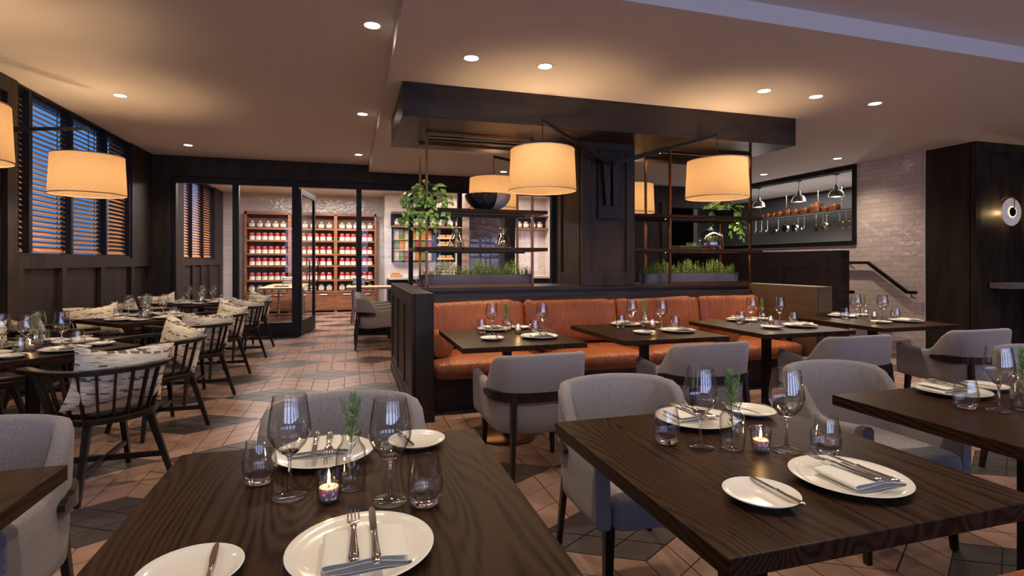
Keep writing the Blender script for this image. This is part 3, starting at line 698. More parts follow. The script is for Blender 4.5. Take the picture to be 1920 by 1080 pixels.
# ------------------------------------------------------------------ spindle chair
def spindle_chair():
    r=emp('spindle_chair');R=.305
    def rp(t,R=R,fw=.25,back=.02):   # t 0..1 around U, +y forward
        arc=pi*R;tot=2*fw+arc;s=t*tot
        if s<fw:return (-R,fw-s),(-1,0)
        s-=fw
        if s<arc:
            a=s/R;return (-R*cos(a),-R*sin(a)),(-cos(a),-sin(a))
        s-=arc;return (R,s),(1,0)
    rows=[];N=40
    for i in range(N+1):
        t=i/N;(x,y),(nx,ny)=rp(t);d=abs(t-.5)*2
        w=.026+.016*max(0,(d-.7)/.3);z=.715-.012*d;h=.015
        if i in(0,N):w*=.7
        rows.append([(x+nx*w*a,y+ny*w*a,z+b*h) for a,b in ((-1,-.7),(-.8,-1),(.8,-1),(1,-.7),(1,.7),(.8,1),(-.8,1),(-1,.7))])
    mb=MB();mb.grid(rows,wrapv=True);mb.f.append(list(range(8))[::-1]);mb.m.append(0);mb.s.append(False);mb.f.append([N*8+i for i in range(8)]);mb.m.append(0);mb.s.append(False)
    ob('top_rail',mb,W_CHAIR,r,ang=35)
    ns=15
    for i in range(ns):
        t=.09+.82*i/(ns-1);(x,y),_=rp(t);(x2,y2),_=rp(t*1.0,R=.235,fw=.2)
        mb=MB();mb.bar((x2,y2,.43),(x,y,.705),.012,.020,.012,.020,up=(x,y,0));ob('spindle',mb,W_CHAIR,r)
    # seat ring
    poly=[]
    for i in range(41):
        (x,y),_=rp(i/40,R=.262,fw=.22);poly.append((x,y))
    mb=MB();mb.prism(poly,.41,.445);ob('seat_frame',mb,W_CHAIR,r,bev=.006)
    poly=[(x*.86,y*.86+.005) for x,y in poly];mb=MB();mb.prism(poly,.445,.475);ob('seat_pad',mb,plain('dark_brown_leather',(.03,.018,.014),.5) if 'dark_brown_leather' not in bpy.data.materials else bpy.data.materials['dark_brown_leather'],r,bev=.010)
    q=.175;f=.248
    for sx in(-1,1):
        for sy in(-1,1):
            mb=MB();mb.bar((sx*q*.9,sy*q*.9,.42),(sx*f,sy*f,0),.040,.036,.028,.026,up=(-sx*sy,1,0));ob('leg',mb,W_CHAIR,r,bev=.003)
    k=f-(f-q)*.33
    for s in (1,-1):
        mb=MB();mb.bar((-k,-s*k,.15+(.0 if s>0 else .0)),(k,s*k,.15),.022,.030);ob('stretcher',mb,W_CHAIR,r)
    return r
SC=Proto(spindle_chair)
def pillow():
    mb=MB();n=24;w,h,T=.265,.185,.08
    for sgn in (1,-1):
        rows=[]
        for i in range(n+1):
            u=-1+2*i/n;row=[]
            for j in range(n+1):
                v=-1+2*j/n
                x=u*w*(1-.10*(1-v*v)*abs(u));z=v*h*(1-.20*(1-abs(u)**1.4)*abs(v))
                t=T*((1-abs(u)**2.3)*(1-abs(v)**2.3))**.55
                t+=.004*sin(9*u+4*v)*(1-u*u)*(1-v*v)
                row.append((x,sgn*t,z+.012*sin(3*u)))
            rows.append(row if sgn>0 else row[::-1])
        mb.grid(rows)
    return tag(ob('throw_pillow',mb,CUSH,ang=80))
PL=Proto(pillow)
names=['nearest','second','third','fourth','fifth','farthest']
WY=[3.77,4.87,5.9,6.95,8.05,9.07]
for i,y in enumerate(WY):
    x=[-1.40,-1.45,-1.45,-1.48,-1.46,-1.49][i]
    rz=radians(45) if i%2==0 else radians(135)
    SC.put((x,y,0),rz,'%s black spindle back chair on the aisle side of the window tables'%names[i],'chair','black spindle back chairs')
    c,s=cos(rz),sin(rz);bx,by=0,-.17
    PL.put((x-s*by,y+c*by,.662),0,'cream dashed throw pillow on the %s aisle side spindle chair'%names[i],'cushion','cream patterned throw pillows',rot=(radians(12 if i%2==0 else 8),radians([6,-10,5,-8,7,-5][i]),rz))
for i,y in enumerate(WY):
    if i==0:continue
    x=-2.62;rz=radians(-45) if i%2==0 else radians(-135)
    SC.put((x,y,0),rz,'%s black spindle back chair against the window wall'%names[i],'chair','black spindle back chairs')
    c,s=cos(rz),sin(rz);by=-.15
    PL.put((x-s*by,y+c*by,.662),0,'cream dashed throw pillow on the %s window side spindle chair'%names[i],'cushion','cream patterned throw pillows',rot=(radians(12),radians([0,6,-8,5,-6,6][i]),rz))

# ------------------------------------------------------------------ tables
def table(w,d,z,th,loc,rz,label,base=True):
    r=emp('dining_table',loc,rz,label,'table','dark oak dining tables')
    mb=MB();mb.box(-w/2,w/2,-d/2,d/2,z-th,z);ob('tabletop',mb,W_TABLE,r,bev=.0025)
    mb=MB();mb.box(-.03,.03,-.03,.03,.02,z-th-.008);ob('pedestal',mb,BLACK,r,bev=.003)
    mb=MB();mb.lathe([(0,.028),(.04,.028),(.20,.022),(.215,.012),(.215,0),(0,0)],40);ob('base_plate',mb,BRONZE,r)
    mb=MB();mb.box(-.2,.2,-.03,.03,z-th-.008,z-th);mb.box(-.03,.03,-.2,.2,z-th-.008,z-th);ob('top_plate',mb,BLACK,r)
    return r
TZ=.76;TTH=.042
FG={'FG1':(-.035,1.325,.87,.885,'front left table'),'FG2':(1.125,1.30,.885,.90,'big right table'),'FG3':(2.385,1.33,.885,.89,'right edge table'),'FGL':(-1.19,1.33,.885,.89,'left edge table')}
for k,(x,y,w,d,n) in FG.items(): table(w,d,TZ,TTH,(x,y,0),0,'dark oak dining table, the '+n)
TT={'T1':(1.135,3.90,.88,.98,'first booth table'),'T2':(2.30,3.89,.88,.98,'second booth table'),'T3':(3.51,3.88,.90,.98,'third booth table'),'T4':(4.76,3.90,.92,.96,'handrail side table')}
for k,(x,y,w,d,n) in TT.items(): table(w,d,TZ,.035,(x,y,0),0,'dark oak dining table, the '+n)
LT={'L1':(-2.02,4.33,'nearest window table'),'L2':(-2.03,6.43,'middle window table'),'L3':(-2.03,8.58,'farthest window table')}
for k,(x,y,n) in LT.items(): table(.88,.88,.74,.038,(x,y,0),radians(45),'dark oak square dining table set cornerwise, the '+n)

# ------------------------------------------------------------------ tableware
def wine():
    out=[(0,0),(.039,0),(.0405,.0015),(.039,.003),(.020,.0055),(.008,.012),(.0042,.022),(.0038,.05),(.0040,.085),(.0075,.096),(.022,.106),(.038,.125),(.0475,.145),(.0495,.158),(.048,.175),(.0435,.205),(.0385,.238),(.0378,.2405)]
    inn=[(.0372,.2395),(.0372,.238),(.0422,.205),(.0466,.175),(.0481,.158),(.0461,.146),(.0365,.1265),(.021,.109),(.006,.104),(0,.1035)]
    mb=MB();mb.lathe(out+inn,40,0);split_mat(mb,lambda z:0 if .009<z<.104 else 1);return ob('wine_glass',mb,[GL,GT],ang=70)
def tumbler():
    out=[(0,0),(.026,0),(.030,.003),(.037,.016),(.0405,.034),(.041,.05),(.038,.075),(.0325,.103),(.0318,.1085)]
    inn=[(.0308,.1085),(.0312,.103),(.0365,.075),(.0393,.05),(.0385,.036),(.033,.022),(.020,.0145),(0,.0135)]
    mb=MB();mb.lathe(out+inn,36,0);split_mat(mb,lambda z:1 if z>.0235 else 0);return ob('tumbler_glass',mb,[GL,GT],ang=70)
def candle():
    r=emp('votive_candle')
    out=[(0,0),(.022,0),(.0245,.003),(.0300,.066),(.0305,.068)];inn=[(.0288,.0675),(.0282,.064),(.0228,.0075),(0,.006)]
    mb=MB();mb.lathe(out+inn,32,0)
    # pressed lozenge relief
    for i,(x,y,z) in enumerate(mb.v):
        pass
    for row in range(4):
        for k in range(14):
            t=2*pi*(k+(row%2)*.5)/14;z=.012+row*.011;R=.0248+.0055*z/.066
            c=Vector((R*cos(t),R*sin(t),z));tx=Vector((-sin(t),cos(t),0));o=Vector((cos(t),sin(t),0))
            a=.0052;vs=[c-tx*a,c+Vector((0,0,-.0055)),c+tx*a,c+Vector((0,0,.0055)),c+o*.0016]
            mb.add(vs,[(0,1,4),(1,2,4),(2,3,4),(3,0,4)],1)
    ob('holder',mb,[GT,GREL],r,ang=30)
    mb=MB();mb.lathe([(0,.0075),(.0205,.0075),(.0225,.030),(.0210,.0345),(.014,.033),(0,.032)],24,0);ob('wax',mb,WAX,r)
    mb=MB();mb.tube([(0,0,.031),(.0006,0,.040)],.0008,5);w=ob('wick',mb,BLACK,r)
    mb=MB();mb.lathe([(0,.038),(.0025,.041),(.0036,.046),(.0025,.053),(.001,.060),(0,.064)],12,0);ob('flame',mb,FLAME,r)
    l=bpy.data.lights.new('flame_light','POINT');l.energy=.22;l.color=(1,.55,.2);l.shadow_soft_size=.006;o=bpy.data.objects.new('flame_light',l);col.objects.link(o);o.location=(0,0,.078);o.parent=r
    return r
def vase():
    out=[(0,0),(.030,0),(.035,.004),(.0365,.02),(.0365,.085),(.034,.098),(.024,.112),(.0215,.120),(.0225,.130),(.027,.137),(.0275,.139)];inn=[(.026,.1385),(.0208,.130),(.0198,.120),(.0225,.1115),(.0323,.097),(.0347,.085),(.0347,.02),(.033,.006),(0,.004)]
    mb=MB();mb.lathe(out+inn,36,0);return ob('bottle_vase',mb,GT,ang=70)
def rosemary():
    r=emp('rosemary_sprig');rnd=random.Random(3)
    pts=[Vector((-.004,.0,.014)),Vector((-.002,.001,.06)),Vector((.003,.001,.12)),Vector((.004,0,.18)),Vector((.006,-.001,.222))]
    mb=MB();mb.tube(pts,[.0019,.0018,.0016,.0014,.0008],6);
    br=[(pts[2],Vector((-.022,.006,.212))),(pts[2]+Vector((0,0,.012)),Vector((.022,-.004,.214)))]
    for a,b in br: mb.tube([a,a.lerp(b,.5)+Vector((0,0,.006)),b],[.0014,.0011,.0006],5)
    ob('stem',mb,STEM,r)
    mb=MB()
    def needle(p,d,L,w):
        d=d.normalized();s=d.cross(Vector((rnd.random()-.5,rnd.random()-.5,.3))).normalized()*w;m=p+d*L*.5+Vector((0,0,L*.03))
        n=d.cross(s).normalized()*w*.35
        mb.add([p,m-s-n*0,m+n,m+s,p+d*L+Vector((0,0,L*.1))],[(0,1,2),(0,2,3),(1,4,2),(2,4,3),(0,3,1),(1,3,4)])
    def along(a,b,z0,n,lm):
        for i in range(n):
            f=i/(n-1);p=a.lerp(b,f)
            for k in range(3):
                t=i*1.3+k*2.09+rnd.uniform(-.3,.3);up=.75+.9*f
                needle(p,Vector((cos(t),sin(t),up)),lm*(1-.35*f)*rnd.uniform(.8,1.15),.0021)
    along(pts[1]+Vector((0,0,-.005)),pts[2],0,5,.032);along(pts[2],pts[3],0,14,.030);along(pts[3],pts[4],0,13,.028)
    for a,b in br: along(a.lerp(b,.2),b,0,11,.024)
    ob('needles',mb,ROS,r);return r
def plate(R=.1375):
    def f():
        k=R/.1375
        prof=[(0,.0),(.06*k,.0),(.064*k,.002),(.118*k,.010),(R-.001,.0175),(R,.0188),(R-.002,.0195),(.118*k,.0135),(.100*k,.0105),(0,.0095)]
        mb=MB();mb.lathe(prof,64,0);return ob('dinner_plate' if R>.1 else 'bread_plate',mb,PORC,ang=60)
    return f
def napkin():
    # folded cloth: ribbon profile in XZ, extruded along Y
    c=[];w=.074
    for x in [k/10 for k in range(-10,11)]:c.append((x*w,.001+.001*(1-x*x)))
    for k in range(1,6):
        a=-pi/2+pi*k/6;c.append((w+.006*cos(a)*.9,.0055+.0045*sin(a)))
    for x in [k/10 for k in range(10,-11,-1)]:c.append((x*w*.99,.0105+.0030*(1-x*x)+.002*math.cos(x*3)))
    for k in range(1,6):
        a=-pi/2+pi*k/6;c.append((-w*.98-.005*cos(a)*.9,.0145+.0028*sin(a)))
    for x in [k/10 for k in range(-10,11)]:c.append((x*w*.97,.0185+.0035*(1-x*x)))
    th=.0013;up=[];dn=[]
    for i,p in enumerate(c):
        a=c[max(i-1,0)];b=c[min(i+1,len(c)-1)];dx,dz=b[0]-a[0],b[1]-a[1];l=math.hypot(dx,dz) or 1;nx,nz=-dz/l*th/2,dx/l*th/2
        up.append((p[0]+nx,p[1]+nz));dn.append((p[0]-nx,p[1]-nz))
    loop=up+dn[::-1];mb=MB();rows=[]
    for j in range(9):
        y=-.06+.12*j/8;rows.append([(x*(1+.01*sin(j)),y+.002*sin(x*60),z) for x,z in loop])
    mb.grid(rows,wrapv=True);n=len(c);N2=len(loop)
    for base in (0,8*N2):
        for i in range(n-1):
            f=[base+i,base+i+1,base+N2-2-i,base+N2-1-i]
            mb.f.append(f if base else f[::-1]);mb.m.append(0);mb.s.append(False)
    return ob('folded_napkin',mb,LINEN,ang=50)
def fork():
    mb=MB()   # along +y tines at +y, centre origin
    mb.tube([(0,-.10,.004),(0,-.097,.006),(0,-.08,.0065),(0,-.04,.0055),(0,-.0,.006),(0,.02,.0075),(0,.027,.0078),(0,.035,.0072)],[(.004,.002),(.0085,.0035),(.0095,.0038),(.0075,.0034),(.0055,.003),(.0045,.0028),(.007,.0035),(.0045,.0022)],12,0)
    rows=[]
    for y,w,z in ((.033,.0045,.0072),(.040,.0085,.0060),(.047,.0120,.0048),(.056,.0125,.0042)): rows.append([(x*w,y,z+.0012*(x*x)) for x in (-1,-.6,-.2,.2,.6,1)])
    low=[[(x,y,z-.0018) for x,y,z in r_] for r_ in rows];mb.grid([a+b[::-1] for a,b in zip(rows,low)],wrapv=True)
    for k in range(4):
        x=-.0105+.007*k;mb.tube([(x,.053,.0045),(x,.072,.0040),(x,.088,.0055),(x*.97,.098,.0085)],[(.0019,.0011),(.0018,.0011),(.0015,.001),(.0006,.0005)],6,0)
    return ob('dinner_fork',mb,STEEL,ang=50)
def knife(L=1.0):
    def f():
        mb=MB();mb.tube([(0,-.11,.004),(0,-.106,.0055),(0,-.09,.006),(0,-.05,.005),(0,-.012,.005),(0,-.004,.0058),(0,.002,.005)],[(.004,.002),(.0078,.0042),(.0088,.0045),(.0072,.004),(.0058,.0036),(.0068,.0045),(.004,.003)],12,0)
        o=[(-.0050,.0),(.0050,.0),(.0062,.015),(.0060,.085),(.0050,.100),(.0030,.110),(-.001,.112),(-.0050,.105),(-.0078,.090),(-.0082,.06),(-.0078,.03)]
        mb.prism(o,.0038,.0054);
        for i,v in enumerate(mb.v): mb.v[i]=(v[0]*L,v[1]*L,v[2])
        return ob('dinner_knife' if L==1 else 'butter_knife',mb,STEEL,ang=50)
    return f
P_w,P_t,P_c,P_v,P_r=Proto(wine),Proto(tumbler),Proto(candle),Proto(vase),Proto(rosemary)
P_p,P_b,P_n,P_f,P_k,P_bk=Proto(plate()),Proto(plate(.086)),Proto(napkin),Proto(fork),Proto(knife()),Proto(knife(.78))
def seat(cx,cy,z,px,py,bx,by,ang,tn,sn,brk=True,fa=0,ka=0,bka=0):
    """ang: seat facing; plate at px,py (world), bread plate at bx,by"""
    c,s=cos(ang),sin(ang);z0=z+.001
    def L(x,y):return (px+c*x-s*y,py+s*x+c*y)
    P_p.put((px,py,z0),ang,'white dinner plate, %s seat of the %s'%(sn,tn),'plate','white dinner plates')
    x,y=L(.008,-.022);P_n.put((x,y,z0+.0107),ang,'folded white napkin on the plate, %s seat of the %s'%(sn,tn),'napkin','folded white napkins')
    x,y=L(-.014,.002);P_f.put((x,y,z0+.0345),0,'silver fork on the napkin, %s seat of the %s'%(sn,tn),'fork','silver forks',rot=(0,0,ang+fa))
    x,y=L(.024,-.002);P_k.put((x,y,z0+.0345),0,'silver knife on the napkin, %s seat of the %s'%(sn,tn),'knife','silver table knives',rot=(0,0,ang+ka))
    P_b.put((bx,by,z0),ang,'small white side plate, %s seat of the %s'%(sn,tn),'plate','small white side plates')
    if brk:
        P_bk.put((bx+c*.035-s*(-.01),by+s*.035+c*(-.01),z0+.0165),0,'butter knife on the side plate, %s seat of the %s'%(sn,tn),'knife','small butter knives',rot=(0,0,ang+bka))
def setting(cx,cy,z,o,tn):
    g=lambda k:(cx+o[k][0],cy+o[k][1],z+.0008)
    P_t.put(g('t1'),0,'stemless tumbler at the left on the '+tn,'glass','stemless tumblers')
    P_t.put(g('t2'),.4,'stemless tumbler at the right on the '+tn,'glass','stemless tumblers')
    P_w.put(g('w1'),0,'stemmed wine glass left of the rosemary vase on the '+tn,'glass','stemmed wine glasses')
    P_w.put(g('w2'),.3,'stemmed wine glass right of the rosemary vase on the '+tn,'glass','stemmed wine glasses')
    P_c.put(g('c'),0,'lit votive candle in cut glass holder on the '+tn,'candle','lit votive candles')
    P_v.put(g('v'),0,'clear glass bottle vase holding rosemary on the '+tn,'vase','clear bottle vases')
    p=g('v');P_r.put((p[0],p[1],p[2]+.003),o.get('rr',0),'green rosemary sprig standing in the vase on the '+tn,'plant','rosemary sprigs')
    seat(cx,cy,z,cx+o['p'][0],cy+o['p'][1],cx+o['b'][0],cy+o['b'][1],0,tn,'near',fa=o.get('fa',0),ka=o.get('ka',0),bka=o.get('bka',.1))
    seat(cx,cy,z,cx+o['p2'][0],cy+o['p2'][1],cx+o['b2'][0],cy+o['b2'][1],pi,tn,'far',bka=.2)
oF1=dict(t1=(-.185,.163),t2=(.201,-.079),w1=(-.104,.057),w2=(.124,-.041),c=(-.013,0),v=(.036,.063),p=(.055,-.258),b=(-.235,-.255),p2=(-.037,.305),b2=(.23,.335),bka=.1)
oF2=dict(t1=(-.187,.153),t2=(.199,-.069),w1=(-.111,.09),w2=(.114,-.011),c=(.037,.007),v=(-.025,.054),p=(.088,-.24),b=(-.198,-.258),p2=(.03,.31),b2=(.285,.335),fa=.13,ka=.03,bka=.0,rr=2)
oF3=dict(t1=(-.126,.137),t2=(.26,-.07),w1=(-.048,.075),w2=(.18,-.02),c=(.1,.02),v=(.06,.06),p=(.10,-.22),b=(-.19,-.23),p2=(.06,.315),b2=(.29,.33),rr=1)
oT=dict(t1=(-.15,.21),t2=(.22,.0),w1=(-.08,.15),w2=(.30,.05),c=(.12,.10),v=(.05,.17),p=(.20,-.17),b=(-.16,-.17),p2=(-.01,.34),b2=(.22,.38),bka=-.2,rr=3)
oT2=dict(t1=(-.10,.21),t2=(.29,.0),w1=(-.03,.15),w2=(.20,.06),c=(.135,.09),v=(.11,.18),p=(.21,-.16),b=(-.11,-.18),p2=(.03,.35),b2=(.28,.38),bka=-.2,rr=4)
for k,o in (('FG1',oF1),('FG2',oF2),('FG3',oF3)): setting(FG[k][0],FG[k][1],TZ,o,FG[k][4])
for k,o in (('T1',oT),('T2',oT2),('T3',oT2),('T4',oT2)): setting(TT[k][0],TT[k][1],TZ,o,TT[k][4])
for k,(x,y,n) in LT.items():
    z=.74
    for i,(a,sn) in enumerate([(45,'near aisle'),(135,'far aisle'),(225,'far window'),(315,'near window')]):
        A=radians(a);c,s=cos(A),sin(A)
        q=lambda u,v:(x+c*u-s*v,y+s*u+c*v)
        p=q(.07,-.27);b=q(-.21,-.30);seat(x,y,z,*p,*b,A,n,sn,bka=.1)
        p=q(.13,-.075);P_w.put((p[0],p[1],z+.0008),0,'stemmed wine glass at the %s side of the %s'%(sn,n),'glass','stemmed wine glasses')
        p=q(.20,-.13);P_t.put((p[0],p[1],z+.0008),0,'stemless tumbler at the %s side of the %s'%(sn,n),'glass','stemless tumblers')
    P_c.put((x+.01,y-.055,z+.0008),0,'lit votive candle in cut glass holder on the '+n,'candle','lit votive candles')
    P_v.put((x-.0,y+.04,z+.0008),0,'clear glass bottle vase on the '+n,'vase','clear bottle vases')
    P_r.put((x-.0,y+.04,z+.004),1,'green rosemary sprig standing in the vase on the '+n,'plant','rosemary sprigs')
for i,(x,y) in enumerate([(.70,6.0),(.745,5.93)]):
    P_t.put((x,y,1.0605),0,['left','right'][i]+' of two small tumblers on the counter end behind the planter','glass','tumblers on the counter')

# ------------------------------------------------------------------ planters, plants
def planter(x0,x1,label,seed):
    cx=(x0+x1)/2;w=(x1-x0)/2;r=emp('herb_planter',(cx,5.72,1.061),0,label,'planter','lavender grey herb planters')
    def ring(k,z):
        pts=[];d=.12*k;ww=w*(1-.02*(1-k))
        for i in range(48):
            t=2*pi*i/48;pts.append((math.copysign(abs(cos(t))**.35,cos(t))*ww,math.copysign(abs(sin(t))**.6,sin(t))*d,z))
        return pts
    mb=MB();mb.grid([ring(.82,0),ring(.95,.03),ring(1,.12),ring(.93,.12),ring(.9,.09)],wrapv=True);n=48
    mb.f.append(list(range(n))[::-1]);mb.m.append(0);mb.s.append(False);mb.f.append([4*n+i for i in range(n)]);mb.m.append(0);mb.s.append(False)
    ob('trough',mb,LAV,r,ang=50)
    rnd=random.Random(seed);mb=MB()
    for _ in range(int(w*420)):
        x=rnd.uniform(-w*.95,w*.95);y=rnd.uniform(-.09,.09);h=.10+.045*sin(x*17+seed)+rnd.uniform(-.02,.07);h=max(.06,h)
        a=rnd.uniform(0,6.28);lx,ly=rnd.uniform(-.03,.03),rnd.uniform(-.03,.03)
        nseg=5
        for k in range(nseg):
            f=k/nseg;px,py,pz=x+lx*f,y+ly*f,.10+h*f
            for m_ in range(3):
                b=a+k*1.1+m_*2.1;L=.020*(1-.4*f);mb.add([(px,py,pz),(px+cos(b+.5)*L*.5,py+sin(b+.5)*L*.5,pz+L*.6),(px+cos(b)*L,py+sin(b)*L,pz+L*1.0),(px+cos(b-.5)*L*.5,py+sin(b-.5)*L*.5,pz+L*.5)],[(0,1,2,3)])
        mb.bar((x,y,.09),(x+lx,y+ly,.10+h),.0012,.0012)
    tag(ob('herbs',mb,LEAFV,r),'dense green herb sprigs',kind='stuff')
def leafmat(name,c0,c1,sc=22,rough=.35):
    m,nt,b,N,L=new(name);t=N('ShaderNodeNewGeometry');n=N('ShaderNodeTexNoise');n.inputs['Scale'].default_value=sc;n.inputs['Detail'].default_value=2
    r=ramp(N,[(.42,c0),(.62,c1)]);L(t.outputs['Position'],n.inputs['Vector']);L(n.outputs['Fac'],r.inputs[0]);L(r.outputs[0],b.inputs['Base Color']);b.inputs['Roughness'].default_value=rough
    b.inputs['Subsurface Weight'].default_value=0;return m
LEAFV=leafmat('herb_leaves',(.10,.19,.035),(.28,.38,.10),40,.7)
POTH=leafmat('pothos_leaves',(.09,.25,.03),(.40,.58,.16),38,.3)
planter(.70,1.95,'long planter of herbs on the counter left of the column',1)
planter(3.34,4.70,'long planter of herbs on the counter right of the column',2)
def leaf(mb,p,d,nrm,L,W):
    d=d.normalized();s=d.cross(nrm).normalized();n=s.cross(d).normalized();rows=[]
    for f,w in ((0,.12),(.08,.62),(.25,.98),(.45,1.0),(.65,.75),(.85,.34),(1,.0)):
        row=[]
        for u in (-1,-.5,0,.5,1):
            back=-.10*abs(u)*(1 if f<.2 else 0)
            row.append(p+d*L*(f+back)+s*W*.5*w*u+n*(L*.10*abs(u)*w-L*.22*f*f))
        rows.append(row)
    mb.grid(rows)
def pothos(label,loc,vines,pot,seed,spread,nl):
    r=emp('pothos_plant',loc,0,label,'plant');rnd=random.Random(seed)
    mb=MB();mb.lathe(pot,28,0);ob('pot',mb,pot_mat,r,ang=50)
    st=MB();lf=MB();top=max(z for _,z in pot);R=max(a for a,_ in pot)
    for _ in range(nl):
        t=rnd.uniform(0,6.28);rr=rnd.uniform(.2,1)*R*spread;z=top+rnd.uniform(.0,.17)*(1.15-rr/(R*spread))+.01
        p=Vector((rr*cos(t),rr*sin(t),z));st.tube([(0,0,top-.03),p*.6+Vector((0,0,.02)),p],.0018,5)
        d=Vector((cos(t),sin(t),rnd.uniform(-.7,.2)));leaf(lf,p,d,Vector((cos(t)*.3+rnd.uniform(-.4,.4),-.6+rnd.uniform(-.4,.4),1)),rnd.uniform(.075,.105),rnd.uniform(.060,.080))
    for (x,y,dx,zl) in vines:
        n=8;pts=[]
        a=atan2(y,x);x0,y0=x*.6,y*.6
        for k in range(n+1):
            f=k/n
            if f<.2: p=Vector((x0+(x-x0)*f/.2,y0+(y-y0)*f/.2,top+.015))
            else: g_=(f-.2)/.8;p=Vector((x+dx*g_+.012*sin(g_*9+a*3),y+.01*sin(g_*7),top+.01-zl*g_))
            pts.append(p)
        st.tube(pts,.0022,5)
        m=max(3,int(zl/.034))
        for k in range(m):
            f=(k+.6)/m*(n*.8)+n*.2;i=min(n-1,int(f));p=pts[i].lerp(pts[i+1],f-i);sd=1 if k%2 else -1
            d=Vector((sd*rnd.uniform(.3,1),rnd.uniform(-.9,.3),-rnd.uniform(.5,1.3)));q=p+d.normalized()*.018
            st.tube([p,q],.0013,4);sz=rnd.uniform(.055,.085)*(1-.2*k/m)
            leaf(lf,q,d,Vector((rnd.uniform(-.5,.5),-1,.5)),sz,sz*rnd.uniform(.68,.85))
    ob('vines',st,plain('vine_green',(.10,.22,.03),.5) if 'vine_green' not in bpy.data.materials else bpy.data.materials['vine_green'],r);ob('foliage',lf,POTH,r,ang=80)
pot_mat=plain('matt_black_pot',(.012,.010,.010),.6)
pothos('leafy trailing pothos in a black pot on the top left shelf',(.76,5.58,1.869),[(-.15,-.09,-.04,.34),(-.19,-.02,-.06,.24),(-.10,-.15,.01,.40),(-.22,-.05,.0,.30),(.0,-.19,.0,.22),(.03,-.2,.02,.34),(.14,-.16,.05,.30),(.18,-.12,.03,.20),(-.05,-.16,-.02,.30),(-.02,.02,-.02,.12)],
       [(0,0),(.06,0),(.095,.03),(.105,.07),(.10,.125),(.09,.125),(.085,.10),(0,.10)],5,1.9,46)
pothos('trailing pothos in a wide dark wooden bowl on the upper right shelf',(4.46,5.66,1.869),[(.17,-.06,.03,.30),(.14,-.14,.03,.36),(.20,.0,.02,.20),(.08,-.16,-.01,.14),(-.17,-.05,-.02,.10),(.18,.08,.0,.30),(-.05,.16,.0,.2)],
       [(0,0),(.10,0),(.14,.03),(.175,.085),(.165,.085),(.13,.04),(0,.035)],8,1.25,34)
# marble bowl
r=emp('marble_bowl',(1.43,5.66,1.869),0,'half black half white marble bowl on the upper left shelf','bowl')
pf=[(0,0),(.06,0),(.11,.02),(.17,.075),(.215,.135),(.245,.152),(.245,.157),(.235,.157),(.205,.14),(.16,.085),(.10,.035),(0,.018)]
pf=[(0,0),(.07,.0)]+[(.25*sqrt(1-(1-z/.185)**2*.93),z) for z in (.008,.03,.055,.085,.115,.145,.170)]
pf+=[(.25,.176),(.242,.176)]+[(.24*sqrt(1-(1-z/.185)**2*.93)-.004,z+.006) for z in (.14,.10,.06,.03)]+[(0,.016)]
for lo,hi,m,nm in ((radians(100),radians(280),MARB_D,'black_half'),(radians(280),radians(460),MARB_W,'white_half')):
    mb=MB();n=28;rows=[]
    for k in range(n+1):
        t=lo+(hi-lo)*k/n;rows.append([(a*cos(t),a*sin(t),z) for a,z in pf])
    mb.grid(rows);ob(nm,mb,m,r,ang=50)
# flasks with cuttings
def flask():
    out=[(0,0),(.082,0),(.088,.006),(.088,.02),(.062,.12),(.045,.135),(.042,.20),(.044,.205)];inn=[(.040,.205),(.038,.20),(.041,.133),(.058,.118),(.083,.02),(.083,.010),(0,.007)]
    mb=MB();mb.lathe(out+inn,36);return ob('glass_flask',mb,GT,ang=60)
FK=Proto(flask)
def cutting():
    r=emp('plant_cutting');rnd=random.Random(4);st=MB();lf=MB();top=Vector((.0,0,.20))
    st.tube([(0,0,.02),(.01,.0,.1),top],.003,6);
    for k in range(14):
        t=rnd.uniform(0,6.28);st.tube([(0,0,.09),(.02*cos(t),.02*sin(t),.05),(.045*cos(t),.045*sin(t),.014)],.0012,4)
    for k in range(7):
        t=k*.9;p=Vector((.01*cos(t),.01*sin(t),.20));leaf(lf,p,Vector((cos(t),sin(t),.25)),Vector((0,-.3,1)),.06,.04)
    for k in range(5):
        t=k*1.3;leaf(lf,Vector((0,0,.05+.025*k)),Vector((cos(t),sin(t),.6)),Vector((0,-.5,1)),.032,.024)
    ob('roots',st,plain('root_beige',(.55,.42,.22),.7),r);ob('leaves',lf,leafmat('cutting_leaves',(.16,.24,.03),(.4,.42,.08),30),r,ang=80);return r
CT=Proto(cutting)
for i,(x,lb) in enumerate([(1.085,'left'),(1.60,'right')]):
    FK.put((x,5.66,1.471),0,'clear conical flask vase on the lower left shelf, the %s one'%lb,'vase','conical flask vases')
    CT.put((x,5.66,1.480),i*1.2,'rooted green cutting inside the %s conical flask'%lb,'plant','rooted cuttings')
# terrarium jar
mb=MB();out=[(0,0),(.125,0),(.15,.015),(.155,.04),(.155,.15),(.14,.18),(.075,.235),(.055,.245),(.055,.262)];inn=[(.05,.262),(.05,.244),(.07,.23),(.135,.176),(.149,.148),(.149,.04),(.144,.02),(0,.008)]
mb.lathe(out+inn,40);tag(ob('terrarium_jar',mb,GT,loc=(4.305,5.70,1.471),ang=50),'squat glass terrarium jar on the lower right shelf','jar')
r=emp('bulb_plant',(4.305,5.70,1.481),0,'sprouting brown bulb with green leaves inside the terrarium jar','plant')
mb=MB();mb.lathe([(0,0),(.03,.005),(.05,.03),(.052,.05),(.035,.08),(.015,.095),(0,.098)],24);ob('bulb',mb,plain('bulb_skin',(.09,.035,.02),.5),r)
mb=MB()
for k in range(9):
    t=k*.75;leaf(mb,Vector((.004*cos(t),.004*sin(t),.09)),Vector((cos(t)*.6,sin(t)*.6,1.1)),Vector((0,-1,.2)),.11,.028)
